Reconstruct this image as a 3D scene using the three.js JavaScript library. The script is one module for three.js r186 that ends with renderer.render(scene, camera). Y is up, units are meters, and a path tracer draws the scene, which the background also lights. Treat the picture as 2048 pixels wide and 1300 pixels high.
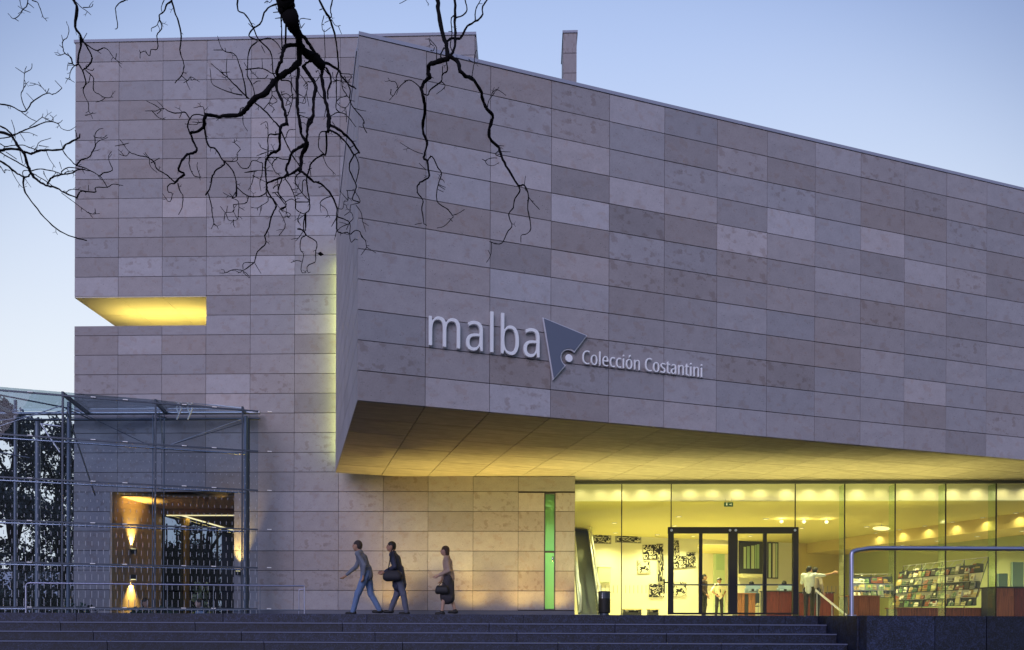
import * as THREE from 'three';
import { mergeGeometries } from 'three/addons/utils/BufferGeometryUtils.js';
import { FontLoader } from 'three/addons/loaders/FontLoader.js';
import { TextGeometry } from 'three/addons/geometries/TextGeometry.js';
import { RectAreaLightUniformsLib } from 'three/addons/lights/RectAreaLightUniformsLib.js';
RectAreaLightUniformsLib.init();

// ---------- camera, sky, afterglow, exposure ----------
const F = 1448, CX = 1024, HY = 1235, ROLL = 0.004, EYE = 1.6;   // lens (in pixels of a 2048 wide picture), shifted up; eye 1.6 m above the street
const renderer = new THREE.WebGLRenderer();
renderer.toneMapping = THREE.LinearToneMapping;
renderer.toneMappingExposure = 1;
renderer.shadowMap.enabled = true;
const scene = new THREE.Scene();
const camera = new THREE.PerspectiveCamera(2 * Math.atan(650 / F) * 180 / Math.PI, 2048 / 1300, 0.1, 900);
camera.position.set(0, EYE, 0);
camera.rotation.z = ROLL;
camera.setViewOffset(2048, 1300, 0, 650 - HY, 2048, 1300);
camera.updateProjectionMatrix();
const smooth = (a, b, x) => { const t = Math.min(1, Math.max(0, (x - a) / (b - a))); return t * t * (3 - 2 * t); };
{
  const W = 512, H = 256, data = new Float32Array(W * H * 4);
  // colour by height above the horizon (degrees), then dimmer away from the afterglow behind the building
  const stops = [[0, .94, .96, .98], [10, .90, .94, .98], [17, .82, .89, .98], [28, .64, .75, .96], [38, .48, .61, .92], [55, .26, .40, .76], [90, .16, .26, .56]];
  for (let j = 0; j < H; j++) for (let i = 0; i < W; i++) {
    const el = ((j + .5) / H - .5) * Math.PI, az = ((i + .5) / W - .5) * 2 * Math.PI;
    const dx = Math.cos(az) * Math.cos(el), dy = Math.sin(el), dz = Math.sin(az) * Math.cos(el), o = (j * W + i) * 4;
    const e = Math.max(0, el * 180 / Math.PI);
    let k = 0; while (k < stops.length - 2 && e > stops[k + 1][0]) k++;
    const t = (e - stops[k][0]) / (stops[k + 1][0] - stops[k][0]);
    const off = Math.acos(Math.min(1, Math.max(-1, -dz))) * 180 / Math.PI;
    const g = 0.44 + 0.56 / (1 + Math.exp((off - 45.6) / 2.7));
    const tint = [Math.pow(g, 1.12), Math.pow(g, .95), Math.pow(g, .66)];
    for (let c = 0; c < 3; c++) data[o + c] = el < 0 ? [.05, .055, .07][c] : (stops[k][c + 1] * (1 - t) + stops[k + 1][c + 1] * t) * tint[c];
    data[o + 3] = 1;
  }
  const tex = new THREE.DataTexture(data, W, H, THREE.RGBAFormat, THREE.FloatType);
  tex.mapping = THREE.EquirectangularReflectionMapping; tex.magFilter = THREE.LinearFilter; tex.needsUpdate = true;
  scene.background = tex; scene.environment = tex;
}
const sun = new THREE.DirectionalLight(new THREE.Color().setRGB(.93, .83, 1.14), 1.22);   // broad last light from behind the camera
sun.position.set(-15, 22, 27); sun.target.position.set(0, 4, -16); sun.castShadow = true; sun.shadow.radius = 75;
Object.assign(sun.shadow.camera, { left: -40, right: 40, top: 40, bottom: -40, near: 1, far: 150 });
scene.add(sun, sun.target);

// ---------- helpers ----------
let seed = 7;
const rnd = () => { seed = (seed + 0x6D2B79F5) >>> 0; let t = seed; t = Math.imul(t ^ (t >>> 15), t | 1); t ^= t + Math.imul(t ^ (t >>> 7), t | 61); return ((t ^ (t >>> 14)) >>> 0) / 4294967296; };
const rr = (a, b) => a + (b - a) * rnd();
const V = (X, H, Z) => new THREE.Vector3(X, H + EYE, -Z);                // right, above the eye, away from the eye
const uv2 = (x, y) => { const u = x - CX, v = HY - y; return [u - ROLL * v, v + ROLL * u]; };
const P = (x, y, Z) => { const [u, v] = uv2(x, y); return V(u * Z / F, v * Z / F, Z); };   // a sight line cut at a distance
const TH = Math.atan(.0297), AL = 16.93 * Math.PI / 180;                 // the street front, and the turned front volume
const CD = Math.cos(AL), SD = Math.sin(AL);
const names = {};
const numbered = (n) => { const k = names[n] = (names[n] ?? -1) + 1; return k ? `${n}_${String(k).padStart(3, '0')}` : n; };
function tag(o, label, category, group, kind) {
  if (label) o.userData.label = label; if (category) o.userData.category = category;
  if (group) o.userData.group = group; if (kind) o.userData.kind = kind; return o;
}
const shadowed = (m) => { m.castShadow = m.receiveShadow = true; return m; };
function thing(name, label, category, at, turn = 0, group, kind) {
  const o = new THREE.Group(); o.name = numbered(name); o.position.copy(at ?? new THREE.Vector3()); o.rotation.y = turn; scene.add(o); o.updateMatrixWorld(true);
  return tag(o, label, category, group, kind);
}
function part(parent, name, geo, mat, kind) {                            // geometry in the parent's own axes
  const m = shadowed(new THREE.Mesh(geo, mat)); m.name = name; if (kind) m.userData.kind = kind; parent.add(m); return m;
}
function partW(parent, name, geo, mat, kind) {                           // geometry given in the world
  parent.updateWorldMatrix(true, false);
  geo.applyMatrix4(parent.matrixWorld.clone().invert()); return part(parent, name, geo, mat, kind);
}
function box(w, h, d, x = 0, y = 0, z = 0) {                             // uv in metres
  const g = new THREE.BoxGeometry(w, h, d), uv = g.attributes.uv, s = [[d, h], [d, h], [w, d], [w, d], [w, h], [w, h]];
  for (let f = 0; f < 6; f++) for (let k = 0; k < 4; k++) uv.setXY(f * 4 + k, uv.getX(f * 4 + k) * s[f][0] + x, uv.getY(f * 4 + k) * s[f][1] + y);
  return g.translate(x, y, z);
}
const cuboid = (x0, x1, y0, y1, z0, z1) => box(x1 - x0, y1 - y0, Math.abs(z1 - z0), (x0 + x1) / 2, (y0 + y1) / 2, (z0 + z1) / 2);
const boxW = (X0, X1, H0, H1, Z0, Z1) => cuboid(X0, X1, H0 + EYE, H1 + EYE, -Z1, -Z0);
const merge = (list) => list.length === 1 ? list[0] : mergeGeometries(list.map((g) => { const k = g.index ? g.toNonIndexed() : g; for (const a of Object.keys(k.attributes)) if (!['position', 'normal', 'uv'].includes(a)) k.deleteAttribute(a); return k; }));
function bar(a, b, w, h = w) {                                           // square bar between two points
  const L = a.distanceTo(b), g = box(w, h, L), m = new THREE.Matrix4().lookAt(b, a, new THREE.Vector3(0, 1, .001)); m.setPosition(a.clone().add(b).multiplyScalar(.5)); return g.applyMatrix4(m);
}
function rod(a, b, r, r2 = r, n = 8) {
  const g = new THREE.CylinderGeometry(r2, r, a.distanceTo(b), n); g.applyQuaternion(new THREE.Quaternion().setFromUnitVectors(new THREE.Vector3(0, 1, 0), b.clone().sub(a).normalize()));
  return g.translate((a.x + b.x) / 2, (a.y + b.y) / 2, (a.z + b.z) / 2);
}
function taperTube(pts, r0, r1, sides = 6, bump = 0) {                   // polyline tube with tapering radius and closed ends
  const n = pts.length, pos = [], nor = [], uv = [], idx = [], T = new THREE.Vector3(), N = new THREE.Vector3(0, 0, 1), B = new THREE.Vector3(); let len = 0;
  for (let i = 0; i < n; i++) {
    T.copy(pts[Math.min(n - 1, i + 1)]).sub(pts[Math.max(0, i - 1)]).normalize();
    B.crossVectors(T, N).normalize(); N.crossVectors(B, T).normalize();
    if (i) len += pts[i].distanceTo(pts[i - 1]);
    const r = (r0 + (r1 - r0) * i / (n - 1)) * (1 + bump * (rnd() - .5));
    for (let k = 0; k <= sides; k++) {
      const a = k / sides * Math.PI * 2, c = Math.cos(a), s = Math.sin(a), x = N.x * c + B.x * s, y = N.y * c + B.y * s, z = N.z * c + B.z * s;
      pos.push(pts[i].x + x * r, pts[i].y + y * r, pts[i].z + z * r); nor.push(x, y, z); uv.push(k / sides, len);
    }
    if (i) for (let k = 0; k < sides; k++) { const a = (i - 1) * (sides + 1) + k, b = a + sides + 1; idx.push(a, a + 1, b, b, a + 1, b + 1); }
  }
  for (const [i, s] of [[0, 1], [n - 1, -1]]) {
    const c = pos.length / 3; pos.push(pts[i].x, pts[i].y, pts[i].z); nor.push(0, s, 0); uv.push(0, 0);
    for (let k = 0; k < sides; k++) { const a = i * (sides + 1) + k; s > 0 ? idx.push(c, a + 1, a) : idx.push(c, a, a + 1); }
  }
  const g = new THREE.BufferGeometry(); g.setAttribute('position', new THREE.Float32BufferAttribute(pos, 3)); g.setAttribute('normal', new THREE.Float32BufferAttribute(nor, 3)); g.setAttribute('uv', new THREE.Float32BufferAttribute(uv, 2)); g.setIndex(idx); return g;
}
const curve = (pts, n) => new THREE.CatmullRomCurve3(pts, false, 'centripetal').getPoints(n);

// ---------- textures and materials ----------
const lat = new Float32Array(65536).map(() => rnd());
const vn = (x, y) => { const i = Math.floor(x), j = Math.floor(y), a = x - i, b = y - j, s = a * a * (3 - 2 * a), t = b * b * (3 - 2 * b), h = (p, q) => lat[((p & 255) + (q & 255) * 256)]; return (h(i, j) * (1 - s) + h(i + 1, j) * s) * (1 - t) + (h(i, j + 1) * (1 - s) + h(i + 1, j + 1) * s) * t; };
const fbm = (x, y, n = 4) => { let v = 0, a = .5; for (let k = 0; k < n; k++) { v += a * vn(x, y); x = x * 2.03 + 17; y = y * 2.03 + 5; a *= .5; } return v; };
function tex(w, h, fn, srgb = true, repeat = true) {
  const d = new Uint8Array(w * h * 4), c = [0, 0, 0];
  for (let j = 0; j < h; j++) for (let i = 0; i < w; i++) { fn(i, j, c); const o = (j * w + i) * 4; for (let k = 0; k < 3; k++) d[o + k] = Math.max(0, Math.min(255, c[k] * 255)); d[o + 3] = 255; }
  const t = new THREE.DataTexture(d, w, h); t.magFilter = THREE.LinearFilter; t.minFilter = THREE.LinearMipmapLinearFilter; if (srgb) t.colorSpace = THREE.SRGBColorSpace; if (repeat) t.wrapS = t.wrapT = THREE.RepeatWrapping; t.needsUpdate = true; return t;
}
const std = (r, g, b, rough = .7, more = {}) => new THREE.MeshStandardMaterial({ color: new THREE.Color().setRGB(r, g, b), roughness: rough, ...more });
// limestone slabs: mottling, veins of rust and clusters of pits
const stoneMaps = [];
for (let k = 0; k < 10; k++) {
  const pits = []; const W = 448, H = 200, ox = k * 37.3, oy = k * 91.7, heavy = k % 5 === 4 ? 1 : .25;
  const clusters = [...Array(2 + Math.floor(rnd() * 3))].map(() => [rnd() * W, rnd() * H, 20 + rnd() * 50]);
  for (let i = 0; i < 70 + 120 * heavy; i++) { const c = clusters[Math.floor(rnd() * clusters.length)], far = rnd() < .45; pits.push([far ? rnd() * W : c[0] + (rnd() + rnd() - 1) * c[2], far ? rnd() * H : c[1] + (rnd() + rnd() - 1) * c[2] * .7, .5 + rnd() * rnd() * 2.0, .10 + rnd() * .34]); }
  const m = new Float32Array(W * H).fill(1);
  for (const [x, y, r, s] of pits) for (let j = Math.floor(y - r - 1); j <= y + r + 1; j++) for (let i = Math.floor(x - r - 1); i <= x + r + 1; i++) if (i >= 0 && j >= 0 && i < W && j < H) { const d = Math.hypot((i - x) * .8, j - y); if (d < r) m[j * W + i] *= 1 - s; }
  stoneMaps.push(tex(W, H, (i, j, c) => {
    const u = i / 100 + ox, v = j / 100 + oy, cloud = fbm(u * 1.3, v * 1.7) - .47, fine = fbm(u * 14, v * 14, 3) - .44, blot = smooth(.55, .72, fbm(u * 2.1 + 40, v * 2.6, 4)), grain = rnd() - .5;
    const l = (.90 + cloud * .08 + fine * .08 + grain * .06) * m[j * W + i] * (1 - .09 * blot * heavy);
    c[0] = l; c[1] = l * (1 - .03 * blot); c[2] = l * (1 - .05 * blot);
  }, true, false));
}
const stoneMats = {};
function stone(tone, warm) {                                             // a few tones and hues of the same limestone
  const t = Math.round(tone * 14) / 14, w = Math.round(warm * 2) / 2, k = Math.floor(rnd() * 10), key = `${t}|${w}|${k}`;
  return stoneMats[key] ??= new THREE.MeshStandardMaterial({ color: new THREE.Color().setRGB(.468 * t * (1 + .035 * w), .434 * t, .440 * t * (1 - .03 * w)), roughness: .62, map: stoneMaps[k] });
}
const graniteMap = tex(512, 512, (i, j, c) => { const u = i / 512 * 16, v = j / 512 * 16, s = vn(i * .62, j * .62) * .6 + rnd() * .4; const l = .60 + .45 * (fbm(u * 3, v * 3, 3) - .45) + (s > .66 ? .38 : s < .34 ? -.34 : 0); c[0] = l * .97; c[1] = l * .98; c[2] = l; });
graniteMap.repeat.set(.25, .25);
const granite = (k) => new THREE.MeshStandardMaterial({ color: new THREE.Color().setRGB(.036 * k, .050 * k, .118 * k), roughness: .55, map: graniteMap });
const graniteMats = [.72, .85, .95, 1.1, .5].map(granite);
const soffitMaps = [0, 1, 2, 3].map((k) => tex(256, 256, (i, j, c) => { const l = .84 + .26 * (fbm(i / 110 + k * 9, j / 7 + k * 31, 4) - .45) + .10 * (fbm(i / 30, j / 30 + k, 3) - .45) + .02 * rnd(); c[0] = l; c[1] = l * .985; c[2] = l * .95; }, true, false));
const soffitMats = soffitMaps.flatMap((map) => [.94, 1, 1.05].map((t) => new THREE.MeshStandardMaterial({ color: new THREE.Color().setRGB(.56 * t, .50 * t, .42 * t), roughness: .7, map })));
const woodMap = tex(256, 256, (i, j, c) => { const g = fbm(i / 5, j / 90, 4), l = .7 + .5 * (g - .45); c[0] = l; c[1] = l * .93; c[2] = l * .88; });
const M = {
  backing: std(.05, .045, .045, .9), coping: std(.33, .35, .42, .5), plinth: std(.10, .11, .15, .5), roof: std(.18, .18, .19, .9),
  black: std(.006, .006, .007, .6), dark: std(.05, .055, .065, .5), steel: std(.45, .47, .5, .35, { metalness: .8 }), steelBlue: std(.17, .20, .25, .45, { metalness: .3 }), steelDark: std(.06, .075, .10, .4, { metalness: .5 }),
  chrome: std(.72, .72, .74, .22, { metalness: 1 }), railSteel: std(.42, .43, .56, .3, { metalness: .9 }),
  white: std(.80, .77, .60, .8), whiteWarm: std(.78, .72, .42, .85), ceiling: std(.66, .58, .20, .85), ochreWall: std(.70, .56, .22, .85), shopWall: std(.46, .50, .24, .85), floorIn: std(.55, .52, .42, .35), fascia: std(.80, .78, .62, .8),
  letter: std(.95, .95, .93, .35), dot: std(.95, .95, .95, .4), emblem: std(.15, .165, .22, .42, { metalness: .35 }), emblemEdge: std(.62, .62, .66, .4),
  bark: new THREE.MeshPhysicalMaterial({ color: new THREE.Color().setRGB(.009, .008, .009), roughness: 1, specularIntensity: .1 }), leafDark: std(.018, .030, .022, .8),
  wood: std(.34, .12, .05, .5, { map: woodMap }), woodRed: std(.20, .035, .022, .45, { map: woodMap }), woodOrange: std(.52, .24, .09, .5, { map: woodMap }),
  glass: new THREE.MeshPhysicalMaterial({ color: new THREE.Color().setRGB(.93, .96, .88), roughness: 0, transmission: 1, thickness: 0, ior: 1.5, specularIntensity: .6 }),
  fin: new THREE.MeshPhysicalMaterial({ color: new THREE.Color().setRGB(.84, .92, .80), roughness: .05, transmission: 1, thickness: 0, ior: 1.5, specularIntensity: .7 }),
  glassBlue: new THREE.MeshPhysicalMaterial({ color: new THREE.Color().setRGB(.70, .77, .85), roughness: 0, transmission: 1, thickness: 0, ior: 1.5, specularIntensity: .42 }),
  glassTeal: new THREE.MeshPhysicalMaterial({ color: new THREE.Color().setRGB(.58, .70, .77), roughness: 0, transmission: 1, thickness: 0, ior: 1.55 }),
  green: new THREE.MeshPhysicalMaterial({ color: new THREE.Color().setRGB(.34, .88, .44), roughness: .75, transmission: .92, thickness: 0, ior: 1.45 }),
  frit: std(.40, .42, .46, .6), cafeGlass: new THREE.MeshPhysicalMaterial({ color: new THREE.Color().setRGB(.34, .40, .50), roughness: 0, transmission: 1, thickness: 0, ior: 1.5, specularIntensity: .6 }), nose: std(.12, .14, .23, .5), greenWall: std(.42, .60, .36, .6), greenPale: std(.60, .72, .46, .7), artBlack: std(.02, .02, .02, .7),
};
const glow = (r, g, b, k = 1) => new THREE.MeshStandardMaterial({ color: 0x111111, emissive: new THREE.Color().setRGB(r, g, b), emissiveIntensity: k, roughness: .6 });

// ---------- frames: the street front, the turned front volume, the glass line ----------
const frame = (X, Z, turn) => { const o = new THREE.Object3D(); o.position.copy(V(X, 0, Z)); o.rotation.y = turn; o.updateMatrixWorld(true); return o; };
const FRONT = frame(-11.24, 18.544, -TH), PRISM = frame(-2.556, 11.90, AL), BACK = frame(2.33, 26.8, AL);
function toFace(fr, x, y, z = 0) {                                       // where a sight line meets the plane z of a frame, in its own axes
  const inv = fr.matrixWorld.clone().invert(), o = new THREE.Vector3(0, EYE, 0).applyMatrix4(inv), p = P(x, y, 10).applyMatrix4(inv), t = (z - o.z) / (p.z - o.z);
  return o.lerp(p, t);
}
const inFrame = (fr, x, y, z) => new THREE.Vector3(x, y, z).applyMatrix4(fr.matrixWorld);
function place(o, fr) { o.position.copy(fr.position); o.rotation.copy(fr.rotation); o.updateMatrixWorld(true); return o; }

// ---------- ground, steps, platform ----------
const PF = .05, EDGE = 13.9, ROOM = 20.6;
tag(partW(scene, 'ground', new THREE.PlaneGeometry(900, 900).rotateX(-Math.PI / 2), std(.05, .052, .05, .95)), 'dark street and garden ground around the museum', null, null, 'structure');
{
  const o = thing('platform', 'dark granite terrace in front of the museum entrance', null, V(0, -1.6, 16), 0, null, 'structure');
  partW(o, 'terrace_slab', merge([boxW(-5.8, 16.4, PF - 1.6, PF, EDGE, 18.9), boxW(-30, -5.8, PF - 1.6, PF, EDGE, 14.5)]), graniteMats[1]);
  partW(o, 'sunken_terrace', boxW(-34, -5.8, -1.6, -.85, 14.5, 34), graniteMats[1]);
}
{
  const o = thing('steps', 'broad flight of dark granite steps up to the museum terrace', null, V(-8, -1.6, 12), 0, null, 'structure');
  for (let i = 0; i < 9; i++) {
    const top = PF - .163 * (i + 1) + (i ? 0 : 0), z1 = EDGE - .42 * i, z0 = z1 - .42, right = 5.86; let x = -15 - rr(0, 2.6);
    while (x < right) {
      const w = rr(2.3, 3.0), x1 = Math.min(right, right - x - w < 1 ? right : x + w), g = boxW(x + .006, x1 - .006, -1.6, top, z0 + .003, z1 - .003);
      const nose = boxW(x + .006, x1 - .006, top - .016, top + .003, z0 - .018, z0 + .05);  // edge strips paler than the granite, for the bright line along each step
      const blk = partW(o, 'step_block', g, graniteMats[Math.floor(rnd() * 4)]); partW(blk, 'nosing', nose, M.nose); x = x1;
    }
  }
  // topmost row: the risers of the terrace edge itself
  let x = -16; while (x < 5.86) { const x1 = Math.min(5.86, x + rr(2.3, 3)); partW(o, 'step_block', boxW(x + .006, x1 - .006, PF - .9, PF + .006, EDGE - .03, EDGE + .55), graniteMats[Math.floor(rnd() * 4)]); x = x1; }
}
{
  const o = thing('parapet', 'dark granite parapet block at the right end of the steps', 'parapet wall', V(9, -1.6, 13)); let k = 0;
  const xs = [5.90, 5.90 + 1.14, 5.90 + 2.0, 8.6, 10.1, 11.6];
  for (let i = 0; i < 5; i++) partW(o, 'slab', boxW(xs[i] + .006, xs[i + 1] - .006, -1.6, PF + .004, 12.05 + (i % 2 ? .004 : 0), 12.32), graniteMats[[3, 0, 4, 0, 4][i]]);
  for (let i = 0; i < 4; i++) partW(o, 'cheek_slab', boxW(5.875, 6.05, -1.6, PF + .002, 12.33 + i * .4, 12.72 + i * .4), graniteMats[(i + 1) % 4]);
  partW(o, 'core', boxW(6.05, 11.6, -1.6, PF - .01, 12.33, 13.9), graniteMats[1]);
}

// ---------- the museum ----------
const museum = thing('museum_building', 'pale limestone museum with a turned overhanging front volume and lit glass entrance', 'museum', V(-2, PF, 18));
const GX = .009, GY = .014;                                              // joints
const tileGeo = {};
const slab = (w, h, d = .03) => tileGeo[`${w.toFixed(3)}|${h.toFixed(3)}|${d}`] ??= new THREE.BoxGeometry(w, h, d);
function tile(parent, name, x0, x1, y0, y1, tone, warm) {
  if (x1 - x0 < .05 || y1 - y0 < .05) return;
  const m = shadowed(new THREE.Mesh(slab(x1 - x0 - GX, y1 - y0 - GY), stone(tone, warm))); m.name = name;
  m.position.set((x0 + x1) / 2, (y0 + y1) / 2, -.015 + rr(-.0015, .0015)); if (rnd() < .5) m.rotation.z = Math.PI; parent.add(m); return m;
}
function minus(r, h) {                                                   // a rectangle less a rectangle
  if (h[0] >= r[1] || h[1] <= r[0] || h[2] >= r[3] || h[3] <= r[2]) return [r];
  const out = [], [a, b, c, d] = r, y0 = Math.max(c, h[2]), y1 = Math.min(d, h[3]);
  if (h[3] < d) out.push([a, b, h[3], d]); if (h[2] > c) out.push([a, b, c, h[2]]);
  if (h[0] > a) out.push([a, h[0], y0, y1]); if (h[1] < b) out.push([h[1], b, y0, y1]); return out;
}
const toneOf = () => { const r = rnd(); return r < .10 ? rr(1.05, 1.16) : r < .33 ? rr(.74, .84) : rr(.86, 1.0); };
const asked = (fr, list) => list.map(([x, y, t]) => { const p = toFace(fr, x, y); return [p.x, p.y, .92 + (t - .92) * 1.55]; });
const CW = 1.1392, TOP = 14.67, WEND = 12.815, UP = 9 * CW;
{ // street front with its slabs
  const holes = [[-1, 3 * CW, 7.42, 8.17], [.95, 4.16, -2, 3.17], [12.048, 12.324, .19, 3.14]];
  const s = new THREE.Shape([[0, -1.6], [.95, -1.6], [.95, 3.17], [4.16, 3.17], [4.16, -1.6], [WEND, -1.6], [WEND, 3.55], [UP, 3.55], [UP, TOP], [0, TOP], [0, 8.17], [3 * CW, 8.17], [3 * CW, 7.42], [0, 7.42]].map(([x, y]) => new THREE.Vector2(x, y)));
  s.holes.push(new THREE.Path([[12.048, .19], [12.048, 3.14], [12.324, 3.14], [12.324, .19]].map(([x, y]) => new THREE.Vector2(x, y))));
  const wall = part(museum, 'street_wall', new THREE.ExtrudeGeometry(s, { depth: .37, bevelEnabled: false }).translate(0, 0, -.40), M.backing);
  wall.position.copy(FRONT.position).sub(museum.position); wall.rotation.y = -TH;
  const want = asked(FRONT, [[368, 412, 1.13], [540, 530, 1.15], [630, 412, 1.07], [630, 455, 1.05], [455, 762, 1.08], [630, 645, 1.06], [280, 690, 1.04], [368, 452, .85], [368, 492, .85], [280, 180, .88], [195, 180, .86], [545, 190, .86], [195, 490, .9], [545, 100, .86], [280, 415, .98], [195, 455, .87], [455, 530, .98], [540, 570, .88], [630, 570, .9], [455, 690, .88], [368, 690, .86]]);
  const cols = [...Array(11).keys()].map((k) => k * CW); cols.push(WEND);
  for (let c = 0; c < 11; c++) for (let r = -4; r < 29; r++) {
    let rects = [[cols[c], cols[c + 1], .17 + .5 * r, cols[c] >= UP - .01 ? Math.min(3.552, .67 + .5 * r) : .67 + .5 * r]];
    if (r < 0) { if (r < -2) continue; if (c >= 4 && r < 0) continue; }
    if (cols[c] >= UP - .01 && .17 + .5 * r > 3.5) continue;
    if (cols[c] > 7.9 && cols[c] < UP - .01 && r > 6 && r < 18) continue;     // buried in the front volume
    for (const h of holes) rects = rects.flatMap((q) => minus(q, h));
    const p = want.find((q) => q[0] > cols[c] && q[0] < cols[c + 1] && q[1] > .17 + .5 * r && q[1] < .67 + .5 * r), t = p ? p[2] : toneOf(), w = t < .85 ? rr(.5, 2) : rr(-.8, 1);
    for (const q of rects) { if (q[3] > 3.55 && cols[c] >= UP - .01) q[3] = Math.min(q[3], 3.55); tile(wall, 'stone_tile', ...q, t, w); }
  }
  part(wall, 'coping', box(UP + .06, .07, .5, UP / 2, TOP + .035, -.23), M.coping);
  part(wall, 'plinth', merge([box(WEND - 4.16, .16, .10, (WEND + 4.16) / 2, .088, -.005)]), M.plinth);
  // upright end fin above the roof of the front volume, three courses of it in view
  for (let r = 17; r < 29; r++) tile(wall, 'stone_tile', 12.475, WEND, .17 + .5 * r, .67 + .5 * r, rr(.84, .95), .8);
  part(wall, 'fin_core', box(.30, 11.1, .96, 12.645, 9.1, -.52), M.backing);
  part(wall, 'fin_side', merge([...Array(12).keys()].map((r) => box(.02, .482, .96, 12.484, .42 + .5 * (r + 17), -.52))), stone(.95, .5), 'stuff');
  part(wall, 'coping', box(.38, .06, 1.04, 12.645, TOP + .03, -.5), M.coping);
  // masses behind the front
  const body = std(.36, .33, .33, .8);
  part(wall, 'upper_block', merge([box(UP, 6.43, 10.6, UP / 2, 11.385, -5.701), box(UP - 3 * CW, .749, 10.6, (UP + 3 * CW) / 2, 7.795, -5.702), box(3 * CW, .749, 4, 1.5 * CW, 7.795, -8.9), box(UP, 4.249, 10.6, UP / 2, 5.295, -5.703)]), body);
  part(wall, 'lower_block', merge([box(.95, 4.769, 2.2, .475, .785, -1.501), box(7.54, 4.75, 10.2, 7.93, .79, -5.51)]), body);
  part(wall, 'notch_ceiling', merge([0, 1, 2].flatMap((k) => [0, 1, 2, 3].map((j) => box(CW - .012, .03, 1.1, CW * (k + .5), 8.153, -.55 - j * 1.112)))), std(.62, .56, .46, .7), 'stuff');
  part(wall, 'block_side', merge([...Array(11).keys()].flatMap((r) => [0, 1, 2].map((k) => box(.03, .482, 1.12, UP + .016, 9.42 + .5 * r, -.6 - k * 1.139)))), stone(.9, 0), 'stuff');
  // narrow green window
  const win = part(wall, 'slot_window', merge([box(.025, 2.95, .06, 12.061, 1.665, -.05), box(.025, 2.95, .06, 12.311, 1.665, -.05), box(.226, .03, .06, 12.186, 3.125, -.05), box(.226, .03, .06, 12.186, .205, -.05), box(.226, .045, .06, 12.186, 1.66, -.05)]), M.dark);
  for (const [y, h] of [[2.395, 1.42], [.928, 1.415]]) part(win, 'pane', new THREE.PlaneGeometry(.226, h).translate(12.186, y, -.07), M.green);
  part(win, 'handle', new THREE.SphereGeometry(.03, 12, 8).scale(.8, 2.4, .8).translate(12.262, 1.48, -.03), M.chrome);
}
{ // front volume
  const L = 20, DEEP = 6.25, Y0 = 3.558, W = 1.124;
  const vol = part(museum, 'front_volume', cuboid(.03, L, Y0 + .03, Y0 + 5.97, -DEEP, -.03), M.backing);
  vol.position.copy(PRISM.position).sub(museum.position); vol.rotation.y = AL;
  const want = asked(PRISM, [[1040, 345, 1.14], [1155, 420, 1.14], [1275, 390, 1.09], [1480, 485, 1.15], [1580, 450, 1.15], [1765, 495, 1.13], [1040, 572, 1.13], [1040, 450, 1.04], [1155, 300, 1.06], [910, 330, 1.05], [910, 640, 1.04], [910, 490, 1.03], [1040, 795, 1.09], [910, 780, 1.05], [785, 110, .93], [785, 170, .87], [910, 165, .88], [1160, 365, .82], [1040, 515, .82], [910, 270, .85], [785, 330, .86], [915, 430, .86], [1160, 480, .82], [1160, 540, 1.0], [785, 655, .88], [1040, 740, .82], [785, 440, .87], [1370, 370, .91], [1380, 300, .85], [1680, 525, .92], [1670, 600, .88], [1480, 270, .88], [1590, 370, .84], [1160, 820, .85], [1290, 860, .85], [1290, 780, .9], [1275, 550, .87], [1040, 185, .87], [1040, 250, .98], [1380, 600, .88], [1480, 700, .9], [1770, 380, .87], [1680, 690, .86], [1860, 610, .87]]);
  const nCol = 14;
  for (let c = 0; c < nCol; c++) for (let r = 0; r < 12; r++) {
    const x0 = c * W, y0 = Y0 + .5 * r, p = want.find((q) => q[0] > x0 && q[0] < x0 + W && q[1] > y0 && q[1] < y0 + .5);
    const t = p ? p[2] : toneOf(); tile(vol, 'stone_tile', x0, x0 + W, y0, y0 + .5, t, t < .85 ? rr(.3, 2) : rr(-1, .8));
  }
  const rest = [], side = [], roofEdge = [];
  for (let c = nCol; c * W < L; c++) for (let r = 0; r < 12; r++) rest.push(box(W - GX, .5 - GY, .03, c * W + W / 2, Y0 + .5 * r + .25, -.015));
  part(vol, 'stone_tiles', merge(rest), stone(.95, 0), 'stuff');
  for (let k = 0; k < 6; k++) for (let r = 0; r < 12; r++) part(vol, 'side_tile', box(.03, .5 - GY, 1.036 - GX, .0155, Y0 + .5 * r + .25, -.032 - 1.036 * k - .518), stone(rr(.96, 1.08), -.5));  // left side slabs paler and cooler, sky light on them put into the colour
  const pan = [];
  for (let c = 0; c < 17; c++) for (let k = 0; k < 6; k++) { const m = part(vol, 'soffit_panel', slab(W - .014, 1.036 - .016, .03).clone().rotateX(Math.PI / 2), soffitMats[Math.floor(rnd() * 12)]); m.position.set(c * W + W / 2, Y0 + .0151, -.032 - 1.036 * k - .518); }
  part(vol, 'coping', box(L, .06, .34, L / 2, Y0 + 6.03, -.155), M.coping);
  part(vol, 'coping', box(.34, .058, 5.9, .155, Y0 + 6.03, -3.3), M.coping);
}
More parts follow.
